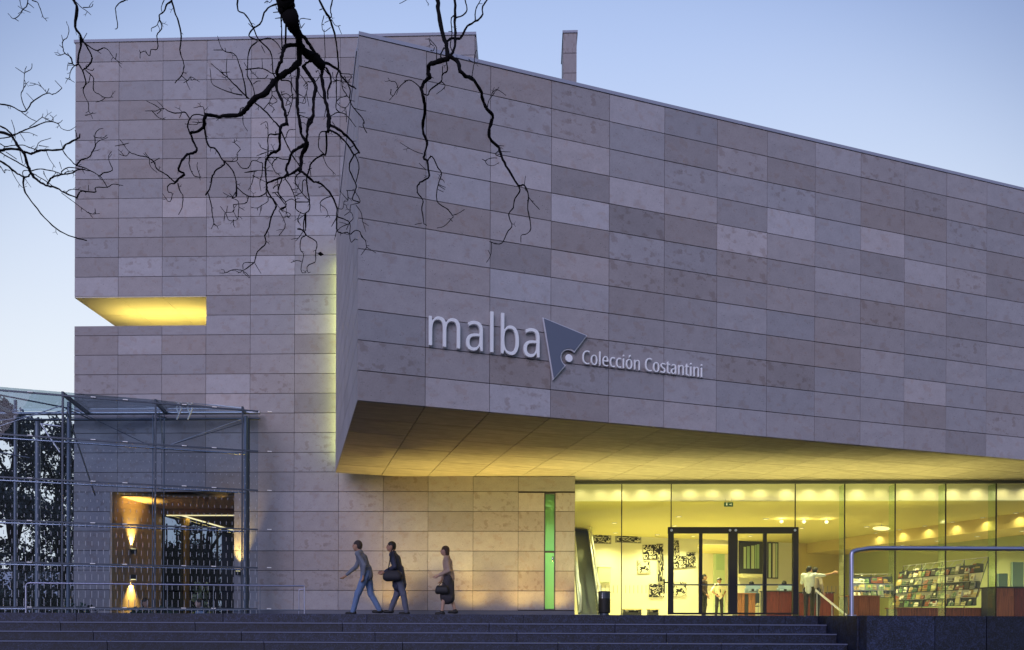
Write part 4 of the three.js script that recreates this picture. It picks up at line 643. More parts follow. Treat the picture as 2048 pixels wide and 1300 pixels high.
// ---------- background trees, hedge, garden wall seen through the pavilion ----------
{
  const leaf = (list, c, R, n, size) => {                                // leaf sprays through a clump's volume
    for (let i = 0; i < n; i++) {
      const d = new THREE.Vector3(rnd() - .5, rnd() - .5, rnd() - .5).normalize().multiplyScalar(Math.pow(rnd(), .45)); const p = new THREE.Vector3(c.x + d.x * R[0], c.y + d.y * R[1], c.z + d.z * R[2]);
      const e = new THREE.Euler(rr(0, 6), rr(0, 6), rr(0, 6)), s = size * rr(.6, 1.4), q = [[-.5, 0, 0], [0, .32, .06], [.5, 0, 0], [0, -.32, .06]].map(([x, y, z]) => new THREE.Vector3(x * s, y * s, z * s).applyEuler(e).add(p));
      for (const k of [0, 1, 2, 0, 2, 3]) list.push(q[k].x, q[k].y, q[k].z);
    }
  };
  const crown = (o, list, mat, kind) => { const g = new THREE.BufferGeometry(); g.setAttribute('position', new THREE.Float32BufferAttribute(list, 3)); g.computeVertexNormals(); return partW(o, kind ? 'leaves' : 'crown', g, mat, kind); };
  const leafMat = new THREE.MeshStandardMaterial({ color: new THREE.Color().setRGB(.042, .056, .064), roughness: .8, side: THREE.DoubleSide });
  const tree = (label, px, Z, top, spread, nC) => {
    const b = P(px, 1235, Z).setY(0), o = thing('leafy_tree', label, 'tree', b, 0, null), Ht = (HY - top) * Z / F + 1.6, l = [];
    partW(o, 'trunk', merge([taperTube(curve([b, b.clone().add(new THREE.Vector3(.15, Ht * .3, 0)), b.clone().add(new THREE.Vector3(-.1, Ht * .55, .2)), b.clone().add(new THREE.Vector3(.1, Ht * .85, 0))], 14), .26, .06, 10, .1),
      ...[...Array(7)].map((_, k) => { const h = Ht * (.25 + .08 * k), a = rr(0, 6.3), s = b.clone().add(new THREE.Vector3(.05, h, 0)); return taperTube(curve([s, s.clone().add(new THREE.Vector3(Math.cos(a) * spread * .4, Ht * .1, Math.sin(a) * spread * .4)), s.clone().add(new THREE.Vector3(Math.cos(a) * spread * .85, Ht * .17, Math.sin(a) * spread * .85))], 8), .10, .02, 6, .1); })]), M.bark);
    for (let k = 0; k < nC; k++) { const a = rr(0, 6.3), r = spread * Math.sqrt(rnd()), h = Ht * rr(.22, .95), s = rr(.6, 1.1) * (1.15 - .5 * h / Ht); leaf(l, b.clone().add(new THREE.Vector3(Math.cos(a) * r * (1.15 - h / Ht * .75), h, Math.sin(a) * r)), [s * 1.1, s * .75, s], 190, .17); }
    crown(o, l, leafMat);
  };
  tree('dark leafy tree left of the museum, tallest one behind the pavilion glass', 28, 31, 800, 2.3, 44);
  tree('dark leafy tree close to the left edge of the museum wall', 122, 34, 815, 2.0, 52);
  tree('dark leafy tree at the far left behind the pavilion rails', -60, 28, 790, 2.2, 34);
  tree('dark low tree behind the cafe glazing of the passage', 420, 44, 960, 2.0, 30);
  const hb = P(40, 1235, 27).setY(0), h = thing('hedge', 'dark clipped hedge low behind the left pavilion panes', 'hedge', hb), l = []; for (let k = 0; k < 26; k++) leaf(l, P(-60 + k * 16, 1235, 27 + rr(-.5, .5)).setY(1.7 + rr(-.2, .3)), [.7, 1.0, .7], 260, .16);
  crown(h, l, std(.02, .034, .03, .8, { side: THREE.DoubleSide }), 'stuff'); partW(h, 'stems', merge([...Array(14)].map((_, k) => rod(P(-60 + k * 30, 1235, 27).setY(0), P(-58 + k * 30, 1235, 27).setY(1.9), .03))), M.bark);
  const th = thing('hedge', 'tall dark hedge placed close outside the cafe glazing to darken the view through it', 'hedge', V(-12.6, -1.6, 25)), tl = []; for (let k = 0; k < 40; k++) leaf(tl, V(-12.7 + rr(-.25, .25), rr(-1.3, 3.6), 21.6 + rr(0, 9.5)), [.5, .8, .9], 330, .17);  // placed to block the bright sky behind the cafe glazing
  crown(th, tl, std(.012, .02, .02, .8, { side: THREE.DoubleSide }), 'stuff'); partW(th, 'stems', merge([...Array(12)].map((_, k) => rod(V(-12.7, -1.6, 21.8 + k * .8), V(-12.7, 3.4, 21.8 + k * .8), .03))), M.bark);
  const gw = thing('garden_wall', 'pale blue-grey garden wall between the tree trunks at the far left', 'wall', V(-24, -1.6, 38)); partW(gw, 'panel', merge([0, 1, 2, 3].map((k) => boxW(-30 + 2 * k, -28.02 + 2 * k, -1.6, 2.35, 38, 38.2))), std(.45, .52, .62, .8)); partW(gw, 'cap', boxW(-30, -22, 2.35, 2.45, 37.9, 38.3), M.dark);
  { const c = V(P(404, 1235, 20.6).x, -.85, 20.6), pp = thing('potted_plant', 'pale green potted plant before the dark glazing of the passage', 'potted plant', c), l3 = []; for (let k = 0; k < 7; k++) leaf(l3, c.clone().add(new THREE.Vector3(rr(-.25, .25), rr(.75, 1.9), rr(-.2, .2))), [.22, .28, .2], 26, .16); crown(pp, l3, std(.22, .30, .20, .6, { side: THREE.DoubleSide })); partW(pp, 'pot', new THREE.CylinderGeometry(.22, .16, .4, 18).translate(c.x, c.y + .2, c.z), std(.3, .28, .25, .7)); partW(pp, 'stem', rod(c.clone().add(new THREE.Vector3(0, .35, 0)), c.clone().add(new THREE.Vector3(0, 1.6, 0)), .02), M.bark); }
  const pl = thing('shrub', 'small dark shrub at the foot of the wall inside the pavilion', 'shrub', V(-10.9, -.85, 18.2)), l2 = []; for (let k = 0; k < 9; k++) leaf(l2, V(-11.2 + k * .32, rr(-.3, .12), 18.0 + rr(-.2, .2)), [.25, .35, .25], 90, .14);
  crown(pl, l2, std(.03, .07, .05, .7, { side: THREE.DoubleSide })); partW(pl, 'stem', merge([...Array(7)].map((_, k) => rod(V(-11.1 + k * .36, -.85, 18), V(-11.1 + k * .36, -.1, 18), .012))), M.bark);
}

// ---------- people ----------
function nets(prims, cell, k) {                                          // a smooth surface through a joined field of tapered limbs
  const lo = [1e9, 1e9, 1e9], hi = [-1e9, -1e9, -1e9];
  for (const p of prims) for (const [q, r] of p.e ? [[p.a, Math.max(...p.e)]] : [[p.a, p.ra], [p.b, p.rb]]) for (let c = 0; c < 3; c++) { lo[c] = Math.min(lo[c], q[c] - r - .03); hi[c] = Math.max(hi[c], q[c] + r + .03); }
  const n = [0, 1, 2].map((c) => Math.ceil((hi[c] - lo[c]) / cell) + 2), f = new Float32Array(n[0] * n[1] * n[2]).fill(1), id = (i, j, l) => i + n[0] * (j + n[1] * l);
  for (const p of prims) {
    const R = (p.e ? Math.max(...p.e) : Math.max(p.ra, p.rb)) + .09, b0 = [0, 1, 2].map((c) => Math.max(0, Math.floor((Math.min(p.a[c], p.e ? p.a[c] : p.b[c]) - R - lo[c]) / cell))), b1 = [0, 1, 2].map((c) => Math.min(n[c] - 1, Math.ceil((Math.max(p.a[c], p.e ? p.a[c] : p.b[c]) + R - lo[c]) / cell)));
    for (let l = b0[2]; l <= b1[2]; l++) for (let j = b0[1]; j <= b1[1]; j++) for (let i = b0[0]; i <= b1[0]; i++) {
      const x = lo[0] + i * cell - p.a[0], y = lo[1] + j * cell - p.a[1], z = lo[2] + l * cell - p.a[2]; let d;
      if (p.e) { const q = Math.hypot(x / p.e[0], y / p.e[1], z / p.e[2]); d = (q - 1) * Math.min(...p.e) * (q < 1 ? 1 : 1); }
      else { const bx = p.b[0] - p.a[0], by = p.b[1] - p.a[1], bz = p.b[2] - p.a[2], t = Math.max(0, Math.min(1, (x * bx + y * by + z * bz) / (bx * bx + by * by + bz * bz + 1e-9))), s = p.flat ?? 1; d = Math.hypot(x - bx * t, y - by * t, (z - bz * t) / s) - (p.ra + (p.rb - p.ra) * t); }
      const o = id(i, j, l), a = f[o], h = Math.max(0, k - Math.abs(a - d)) / k; f[o] = Math.min(a, d) - h * h * k * .25;
    }
  }
  const pos = [], idx = [], at = new Int32Array(f.length).fill(-1);
  for (let l = 0; l < n[2] - 1; l++) for (let j = 0; j < n[1] - 1; j++) for (let i = 0; i < n[0] - 1; i++) {
    let c = 0, sx = 0, sy = 0, sz = 0, m = 0; const v = [];
    for (let b = 0; b < 8; b++) { v[b] = f[id(i + (b & 1), j + (b >> 1 & 1), l + (b >> 2))]; if (v[b] < 0) m |= 1 << b; }
    if (m === 0 || m === 255) continue;
    for (let b = 0; b < 8; b++) for (let ax = 0; ax < 3; ax++) { if (b >> ax & 1) continue; const e = b | 1 << ax; if ((v[b] < 0) === (v[e] < 0)) continue; const t = v[b] / (v[b] - v[e]), q = [b & 1, b >> 1 & 1, b >> 2]; q[ax] += t; sx += q[0]; sy += q[1]; sz += q[2]; c++; }
    at[id(i, j, l)] = pos.length / 3; pos.push(lo[0] + (i + sx / c) * cell, lo[1] + (j + sy / c) * cell, lo[2] + (l + sz / c) * cell);
  }
  const st = [1, n[0], n[0] * n[1]];
  for (let l = 1; l < n[2] - 1; l++) for (let j = 1; j < n[1] - 1; j++) for (let i = 1; i < n[0] - 1; i++) { const o = id(i, j, l); for (let ax = 0; ax < 3; ax++) {
    const e = o + st[ax]; if ((f[o] < 0) === (f[e] < 0)) continue; const u = st[(ax + 1) % 3], w = st[(ax + 2) % 3], q = [at[o - u - w], at[o - w], at[o], at[o - u]]; if (q.some((z) => z < 0)) continue;
    if (f[o] < 0) idx.push(q[0], q[1], q[2], q[0], q[2], q[3]); else idx.push(q[0], q[2], q[1], q[0], q[3], q[2]);
  } }
  const g = new THREE.BufferGeometry(); g.setAttribute('position', new THREE.Float32BufferAttribute(pos, 3)); g.setAttribute('uv', new THREE.Float32BufferAttribute(new Float32Array(pos.length / 3 * 2), 2)); g.setIndex(idx); g.computeVertexNormals(); return g;
}
const cap = (a, b, ra, rb = ra, flat) => ({ a, b, ra, rb, flat }), ell = (a, e) => ({ a, e });
const SKIN = [std(.42, .24, .16, .6), std(.36, .19, .12, .6), std(.48, .29, .21, .6)];
// own axes: x to the person's left, y up, z forward. j holds the joints of the pose; unnamed ones stand upright.
function person(label, at, turn, o = {}, group) {
  const S = (o.height ?? 1.74) / 1.74, t = thing('person', label, 'person', at, turn, group), fem = o.female ? 1 : 0;
  const J = Object.assign({ head: [0, 1.615, .02], neck: [0, 1.46, -.01], chest: [0, 1.28, 0], waist: [0, 1.07, 0], hip: [0, .94, 0], sL: [.185 - .02 * fem, 1.405, 0], sR: [-.185 + .02 * fem, 1.405, 0], eL: [.235, 1.125, -.03], eR: [-.235, 1.125, -.03], wL: [.245, .88, .06], wR: [-.245, .88, .06], hL: [.09, .92, 0], hR: [-.09, .92, 0], kL: [.10, .50, .02], kR: [-.10, .50, .02], aL: [.10, .085, -.02], aR: [-.10, .085, -.02], look: [0, 0, 1] }, o.pose ?? {});
  const add = (a, b, k = 1) => [a[0] + b[0] * k, a[1] + b[1] * k, a[2] + b[2] * k], mixp = (a, b, k) => [0, 1, 2].map((c) => a[c] + (b[c] - a[c]) * k);
  const lk = new THREE.Vector3(...J.look).normalize(), F3 = (d, up = 0, side = 0) => { const r = new THREE.Vector3(0, 1, 0).cross(lk).normalize(); return [J.head[0] + lk.x * d + r.x * side, J.head[1] + up, J.head[2] + lk.z * d + r.z * side]; };
  const hand = (w, e, bend) => {                                         // palm, four unequal fingers and a thumb
    const d = new THREE.Vector3(w[0] - e[0], w[1] - e[1], w[2] - e[2]).normalize(), side = new THREE.Vector3(0, 0, 1).cross(d); if (side.length() < .2) side.set(1, 0, 0); side.normalize(); const n = d.clone().cross(side), at2 = (a, b, c) => [w[0] + d.x * a + side.x * c + n.x * b, w[1] + d.y * a + side.y * c + n.y * b, w[2] + d.z * a + side.z * c + n.z * b], out = [cap(w, at2(.085, 0, 0), .024, .034, .8)];
    [[-.030, .062], [-.010, .072], [.010, .068], [.030, .052]].forEach(([c, l]) => { const k0 = at2(.085, 0, c), k1 = at2(.085 + l * .55, bend * .012, c * 1.1), k2 = at2(.085 + l, bend * .035, c * 1.12); out.push(cap(k0, k1, .0095, .009), cap(k1, k2, .009, .0075)); });
    out.push(cap(at2(.03, 0, -.026), at2(.065, .012, -.052), .012, .010), cap(at2(.065, .012, -.052), at2(.095, .02, -.05), .010, .008)); return out;
  };
  const shrink = (g) => g.scale(S, S, S), mesh = (name, prims, cell, k, mat) => { const g = nets(prims, cell, k); if (/jacket|shirt|trousers|skirt/.test(name)) { const p = g.attributes.position, n = g.attributes.normal, o1 = rr(0, 90); for (let i = 0; i < p.count; i++) { const x = p.getX(i), y = p.getY(i), z = p.getZ(i), d = .022 * (fbm((x + z) * 16 + o1, y * 7 + (x - z) * 6, 3) - .45); p.setXYZ(i, x + n.getX(i) * d, y + n.getY(i) * d, z + n.getZ(i) * d); } g.computeVertexNormals(); } return part(t, name, shrink(g), mat); };
  const headP = [ell(J.head, [.076, .112, .094]), ell(F3(.035, -.065), [.052, .05, .055]), ell(F3(.098, -.012), [.013, .024, .018]), ell(F3(.01, -.01, .078), [.014, .030, .020]), ell(F3(.01, -.01, -.078), [.014, .030, .020])];
  const arms = [cap(J.sL, J.eL, .050, .040), cap(J.eL, J.wL, .039, .026), cap(J.sR, J.eR, .050, .040), cap(J.eR, J.wR, .039, .026)];
  const legs = [cap(J.hL, J.kL, .082, .054), cap(J.kL, J.aL, .053, .035), cap(J.hR, J.kR, .082, .054), cap(J.kR, J.aR, .053, .035)];
  const torso = [cap(add(J.chest, [.07, .04, 0]), add(J.waist, [.05, 0, 0]), .105, .088), cap(add(J.chest, [-.07, .04, 0]), add(J.waist, [-.05, 0, 0]), .105, .088), cap(J.waist, J.hip, .11, .12), cap(J.sL, J.sR, .062, .062), cap(J.chest, J.neck, .08, .055)];
  const skin = o.skin ?? SKIN[0];
  mesh('body', [...headP, cap(J.neck, add(J.head, [0, -.06, -.012]), .055, .050), ...arms, ...torso, ...legs, ...hand(J.wL, J.eL, 1), ...hand(J.wR, J.eR, 1)], .0105, .028, skin);
  const e3 = (s) => new THREE.SphereGeometry(.011, 8, 6).translate(...F3(.083, .012, s * .03));
  part(t, 'eye', shrink(e3(1)), M.black); part(t, 'eye', shrink(e3(-1)), M.black); part(t, 'mouth', shrink(new THREE.SphereGeometry(.017, 8, 6).scale(1, .3, .5).translate(...F3(.083, -.052))), std(.25, .08, .07, .6));
  const hr = [ell(F3(-.018, .032), [.090, .098, .100])]; if (o.long) hr.push(ell(F3(-.06, -.06), [.085, .15, .055])); else hr.push(ell(F3(-.045, -.02), [.082, .08, .068]));
  mesh('hair', hr, .010, .03, o.hair ?? M.black);
  if (o.cap) part(t, 'cap', shrink(merge([new THREE.SphereGeometry(.112, 20, 10, 0, 6.3, 0, 1.55).scale(.95, .8, 1.05).translate(...F3(-.005, .045)), new THREE.CylinderGeometry(.11, .11, .012, 20, 1, false, -1.2, 2.4).translate(...F3(.035, .05))])), M.black);
  const inflate = (list, d) => list.map((p) => p.e ? ell(p.a, p.e.map((v) => v + d)) : cap(p.a, p.b, p.ra + d, p.rb + d, p.flat));
  const full = o.sleeves !== 'short', sl = [cap(J.sL, J.eL, .060, .053), cap(J.sR, J.eR, .060, .053)]; if (full) sl.push(cap(J.eL, mixp(J.eL, J.wL, .92), .052, .040), cap(J.eR, mixp(J.eR, J.wR, .92), .052, .040));
  const hem = o.coat ? [cap(J.waist, add(mixp(J.hip, mixp(J.kL, J.kR, .5), .5), [0, 0, 0]), .135, .165)] : [cap(J.waist, add(J.hip, [0, -.02, 0]), .125, .140)];
  mesh(o.coat ? 'jacket' : 'shirt', [...inflate(torso, .016), ...sl, ...hem], .0115, .03, o.top ?? M.dark);
  if (o.skirt) mesh('skirt', [cap(add(J.hip, [0, .06, 0]), mixp(J.hip, mixp(J.kL, J.kR, .5), 1.08), .128, .185), cap(J.hL, J.kL, .10, .10), cap(J.hR, J.kR, .10, .10)], .0115, .04, o.skirt);
  else mesh('trousers', [cap(add(J.hip, [.04, .05, 0]), add(J.hip, [-.04, .05, 0]), .115, .115), cap(J.hL, J.kL, .100, .073), cap(J.kL, J.aL, .072, .060), cap(J.hR, J.kR, .100, .073), cap(J.kR, J.aR, .072, .060)], .0115, .03, o.trousers ?? M.black);
  for (const [a, tw] of [[J.aL, o.toe ?? 0], [J.aR, o.toe ?? 0]]) mesh('shoe', [cap([a[0], a[1] - .045, a[2] - .04], [a[0], a[1] - .052, a[2] + .15], .040, .032), cap(a, [a[0], a[1] - .04, a[2]], .042, .042)], .010, .03, o.shoes ?? M.black);
  if (o.tie) mesh('tie', [cap(add(J.neck, [0, -.05, .075]), add(J.waist, [0, .04, .125]), .016, .026, .5)], .007, .01, M.black);
  return t;
}
{
  const Zp = 16.6, foot = (px) => V(P(px, 1228, Zp).x, PF, Zp), LEFT = -Math.PI / 2;   // walking to the left along the wall
  const stride = (s, lean = .03, swing = 1) => ({ head: [0, 1.60, lean + .06], neck: [0, 1.45, lean], chest: [0, 1.27, lean * .7], waist: [0, 1.06, .01], hip: [0, .925, 0], sL: [.18, 1.395, lean], sR: [-.18, 1.395, lean], eL: [.23, 1.13, lean - .12 * swing], eR: [-.23, 1.13, lean + .10 * swing], wL: [.22, .90, lean - .10 * swing], wR: [-.22, .93, lean + .28 * swing], hL: [.09, .905, .01], hR: [-.09, .905, -.01], kL: [.095, .49, s * .62], kR: [-.095, .48, -s * .28], aL: [.095, .085, s], aR: [-.095, .125, -s * 1.0] });
  person('man in blue jeans and grey-blue jacket striding left, first of the walkers', foot(733), LEFT, { height: 1.72, pose: stride(.29, .16, 1.3), top: std(.15, .17, .22, .8), trousers: std(.13, .20, .36, .8), hair: std(.04, .03, .03, .8), coat: false });
  const m2 = person('walker in a navy jacket with a dark shoulder bag, middle of the three', foot(797), LEFT, { height: 1.70, pose: { ...stride(-.20, .12, .4), wR: [-.10, 1.02, .34], eR: [-.25, 1.12, .10], wL: [.16, 1.0, .30], eL: [.25, 1.12, .05], look: [.35, 0, 1] }, top: std(.035, .04, .075, .8), trousers: std(.10, .11, .16, .8), skin: SKIN[1], coat: true });
  const bag = thing('shoulder_bag', 'dark shoulder bag carried by the walker in the navy jacket', 'bag', foot(789).add(new THREE.Vector3(0, .86, .24)), LEFT); part(bag, 'body', nets([cap([0, 0, -.12], [0, 0, .12], .10, .11), cap([0, .08, -.10], [0, .08, .10], .07, .07)], .012, .05), std(.02, .02, .028, .7)); part(bag, 'strap', taperTube(curve([new THREE.Vector3(0, .1, .12), new THREE.Vector3(.05, .38, .06), new THREE.Vector3(.08, .62, 0), new THREE.Vector3(.06, .38, -.08), new THREE.Vector3(0, .1, -.12)], 20), .012, .012, 6), M.black);
  person('woman in a pale blouse and dark skirt walking left, last of the three', foot(897), LEFT, { height: 1.60, female: 1, long: 1, pose: { ...stride(.155, .04, .5), wL: [.16, .98, .22], eL: [.23, 1.10, -.02] }, top: std(.42, .30, .24, .8), skirt: std(.05, .045, .055, .8), hair: std(.06, .035, .025, .8), skin: SKIN[2], coat: false });
  const hb = thing('handbag', 'black handbag held low by the woman in the dark skirt', 'bag', foot(886).add(new THREE.Vector3(0, .60, .21)), LEFT); part(hb, 'body', nets([cap([0, 0, -.10], [0, 0, .10], .07, .07, .6), cap([0, -.06, -.12], [0, -.06, .12], .07, .07, .6)], .01, .04), std(.015, .015, .018, .6)); part(hb, 'handle', new THREE.TorusGeometry(.07, .008, 6, 16, Math.PI).rotateY(Math.PI / 2).translate(0, .06, 0), M.black);
  // inside the hall
  const inside = (px, Z) => V(P(px, 1230, Z).x, PF, Z);
  person('guard in white shirt, black tie and cap standing with hands on hips inside', inside(1438, 31), .2, { height: 1.68, pose: { eL: [.33, 1.16, -.04], eR: [-.33, 1.16, -.04], wL: [.17, .98, .10], wR: [-.17, .98, .10], kL: [.12, .5, .02], kR: [-.12, .5, .02], aL: [.14, .085, -.02], aR: [-.14, .085, -.02] }, top: std(.75, .70, .50, .8), trousers: M.black, cap: true, tie: true, sleeves: 'short', skin: SKIN[1] });
  person('visitor in a striped pale shirt pointing to the right with outstretched arm', inside(1618, 24.6), Math.PI * .80, { height: 1.76, pose: { head: [.0, 1.60, .05], eR: [-.46, 1.40, .10], wR: [-.71, 1.47, .18], sR: [-.19, 1.41, .01], eL: [.26, 1.16, .08], wL: [.12, 1.02, .20], look: [-.6, 0, 1] }, top: std(.50, .56, .62, .8), trousers: std(.012, .012, .016, .8), sleeves: 'short' });
  person('dark-haired companion leaning close behind the pointing visitor', inside(1630, 24.95), Math.PI * .72, { height: 1.74, top: std(.30, .25, .20, .8), trousers: std(.014, .014, .018, .8), skin: SKIN[1] });
  person('visitor in dark clothes partly hidden by the door post beside the guard', inside(1408, 27.4), 1.0, { height: 1.62, top: std(.06, .035, .03, .8), trousers: M.black, pose: { wR: [-.20, .92, .16] } });
  const sit = { head: [0, 1.20, .05], neck: [0, 1.05, 0], chest: [0, .88, 0], waist: [0, .66, 0], hip: [0, .50, 0], sL: [.18, 1.0, 0], sR: [-.18, 1.0, 0], eL: [.24, .74, .08], eR: [-.24, .74, .08], wL: [.14, .74, .30], wR: [-.14, .74, .30], hL: [.09, .50, .02], hR: [-.09, .50, .02], kL: [.10, .50, .44], kR: [-.10, .50, .44], aL: [.10, .085, .46], aR: [-.10, .085, .46] };
  const chair = (label, at, turn) => { const c = thing('chair', label, 'chair', at, turn); part(c, 'seat', box(.44, .04, .44, 0, .385, .02), M.steelDark); part(c, 'backrest', box(.44, .36, .03, 0, .68, -.21), M.steelDark); for (const x of [-.19, .19]) for (const z of [-.17, .2]) part(c, 'leg', rod(new THREE.Vector3(x, 0, z), new THREE.Vector3(x, .38, z), .014), M.steel); for (const x of [-.19, .19]) part(c, 'back_post', rod(new THREE.Vector3(x, .38, -.2), new THREE.Vector3(x, .68, -.21), .012), M.steel); };
  const seated = (label, px, Z, turn, floor, raise, opt, chLabel) => { const at = V(P(px, 1230, Z).x, floor, Z); person(label, at, turn, { height: 1.74, pose: sit, ...opt }); chair(chLabel, at, turn); };
  seated('clerk in a blue shirt seated behind the red counter, nearer the right door post', 1568, 26.6, Math.PI * .9, PF + .02, 0, { top: std(.25, .34, .48, .8) }, 'dark chair of the clerk near the right door post');
  seated('clerk in a blue shirt seated behind the slatted counter front', 1503, 26.9, Math.PI, PF + .02, 0, { top: std(.24, .33, .46, .8), skin: SKIN[1] }, 'dark chair of the clerk behind the slatted counter');
  seated('cafe guest with dark hair and white shirt seated beside the low wall lamp', 288, 19.0, 1.2, -.85, 0, { top: std(.7, .7, .7, .8), height: 1.74 }, 'cafe chair beside the low wall lamp');
  seated('cafe guest in a blue shirt seated in the middle of the passage', 402, 19.6, -.8, -.85, 0, { top: std(.20, .30, .45, .8), skin: SKIN[2] }, 'cafe chair in the middle of the passage');
}

// ---------- things on the terrace and in the hall ----------
{ // waste bin
  const at = V(P(1208.5, 1228, 17.9).x, PF, 17.9), o = thing('waste_bin', 'black round waste bin with a metal rim outside the glass left of the doors', 'waste bin', at), k = 17.9 / F, r = 12 * k, h = 52 * k;
  part(o, 'body', new THREE.LatheGeometry([[0, .07], [r * .96, .07], [r, .09], [r, h * .66], [r * .98, h * .67]].map(([x, y]) => new THREE.Vector2(x, y)), 28), M.black);
  part(o, 'foot', new THREE.CylinderGeometry(r * .75, r * .8, .07, 24).translate(0, .035, 0), M.steelDark);
  part(o, 'collar', new THREE.LatheGeometry([[r * .98, h * .67], [r, h * .68], [r, h * .86], [r * 1.03, h * .88], [r * 1.03, h * .93], [r * .85, h * .95], [r * .82, h * .86]].map(([x, y]) => new THREE.Vector2(x, y)), 28), M.steelDark);
  for (let i = 0; i < 4; i++) { const a = i * 1.57 + .5; part(o, 'post', rod(new THREE.Vector3(Math.cos(a) * r * .93, h * .66, Math.sin(a) * r * .93), new THREE.Vector3(Math.cos(a) * r * .93, h * .9, Math.sin(a) * r * .93), .014), M.chrome); }
  part(o, 'ash_bowl', new THREE.SphereGeometry(r * .84, 20, 8, 0, 6.3, 1.57, 1.0).scale(1, .3, 1).translate(0, h * .95, 0), M.chrome);
}
{ // exit sign
  const p = P(1457, 1009, 18.85), o = thing('exit_sign', 'small dark green pictogram sign hanging from the pale fascia', 'sign', p, -TH);
  part(o, 'panel', box(.23, .11, .03), std(.02, .10, .05, .5)); part(o, 'hanger', merge([box(.008, .10, .008, -.08, .10, 0), box(.008, .10, .008, .08, .10, 0)]), M.steel);
  part(o, 'arrow', merge([box(.05, .014, .003, .045, 0, .017), box(.014, .045, .003, .065, 0, .0175), box(.03, .05, .003, -.05, 0, .017), box(.02, .02, .003, -.045, .04, .017)]), M.letter);
}
{ // escalator going up behind the stone wall end
  const a = V(2.16, PF, 20.4), o = thing('escalator', 'steep dark escalator with pale handrails rising behind the stone wall end', 'escalator', a), top = new THREE.Vector3(.28, 3.3, -6.1), n = 30, st = [], W = .50;
  for (let i = 0; i < n; i++) st.push(box(W, 3.3 / n, 6.1 / n, top.x * i / n, 3.3 * (i + .5) / n, -6.1 * (i + .5) / n));
  part(o, 'steps', merge(st), std(.28, .29, .22, .5));
  for (const s of [-1, 1]) { const x = s * (W / 2 + .03), b0 = new THREE.Vector3(x, .10, .1), b1 = new THREE.Vector3(x + top.x, 3.4, -6.1);
    part(o, 'skirt', bar(b0, b1, .04, .34), std(.24, .25, .19, .6)); const h0 = new THREE.Vector3(x, .78, .1), h1 = new THREE.Vector3(x + top.x, 4.05, -6.0);
    part(o, 'handrail', taperTube(curve([new THREE.Vector3(x, .12, .10), new THREE.Vector3(x, .18, .42), new THREE.Vector3(x, .55, .52), new THREE.Vector3(x, .80, .30), h0.clone().lerp(h1, .08), h0.clone().lerp(h1, .5), h1], 40), .035, .035, 8), M.letter);
    part(o, 'trim', rod(b0.clone().add(new THREE.Vector3(0, .22, 0)), b1.clone().add(new THREE.Vector3(0, .22, 0)), .025), M.letter); }
  part(o, 'landing', box(.9, .04, .8, 0, .02, .45), M.steel);
}
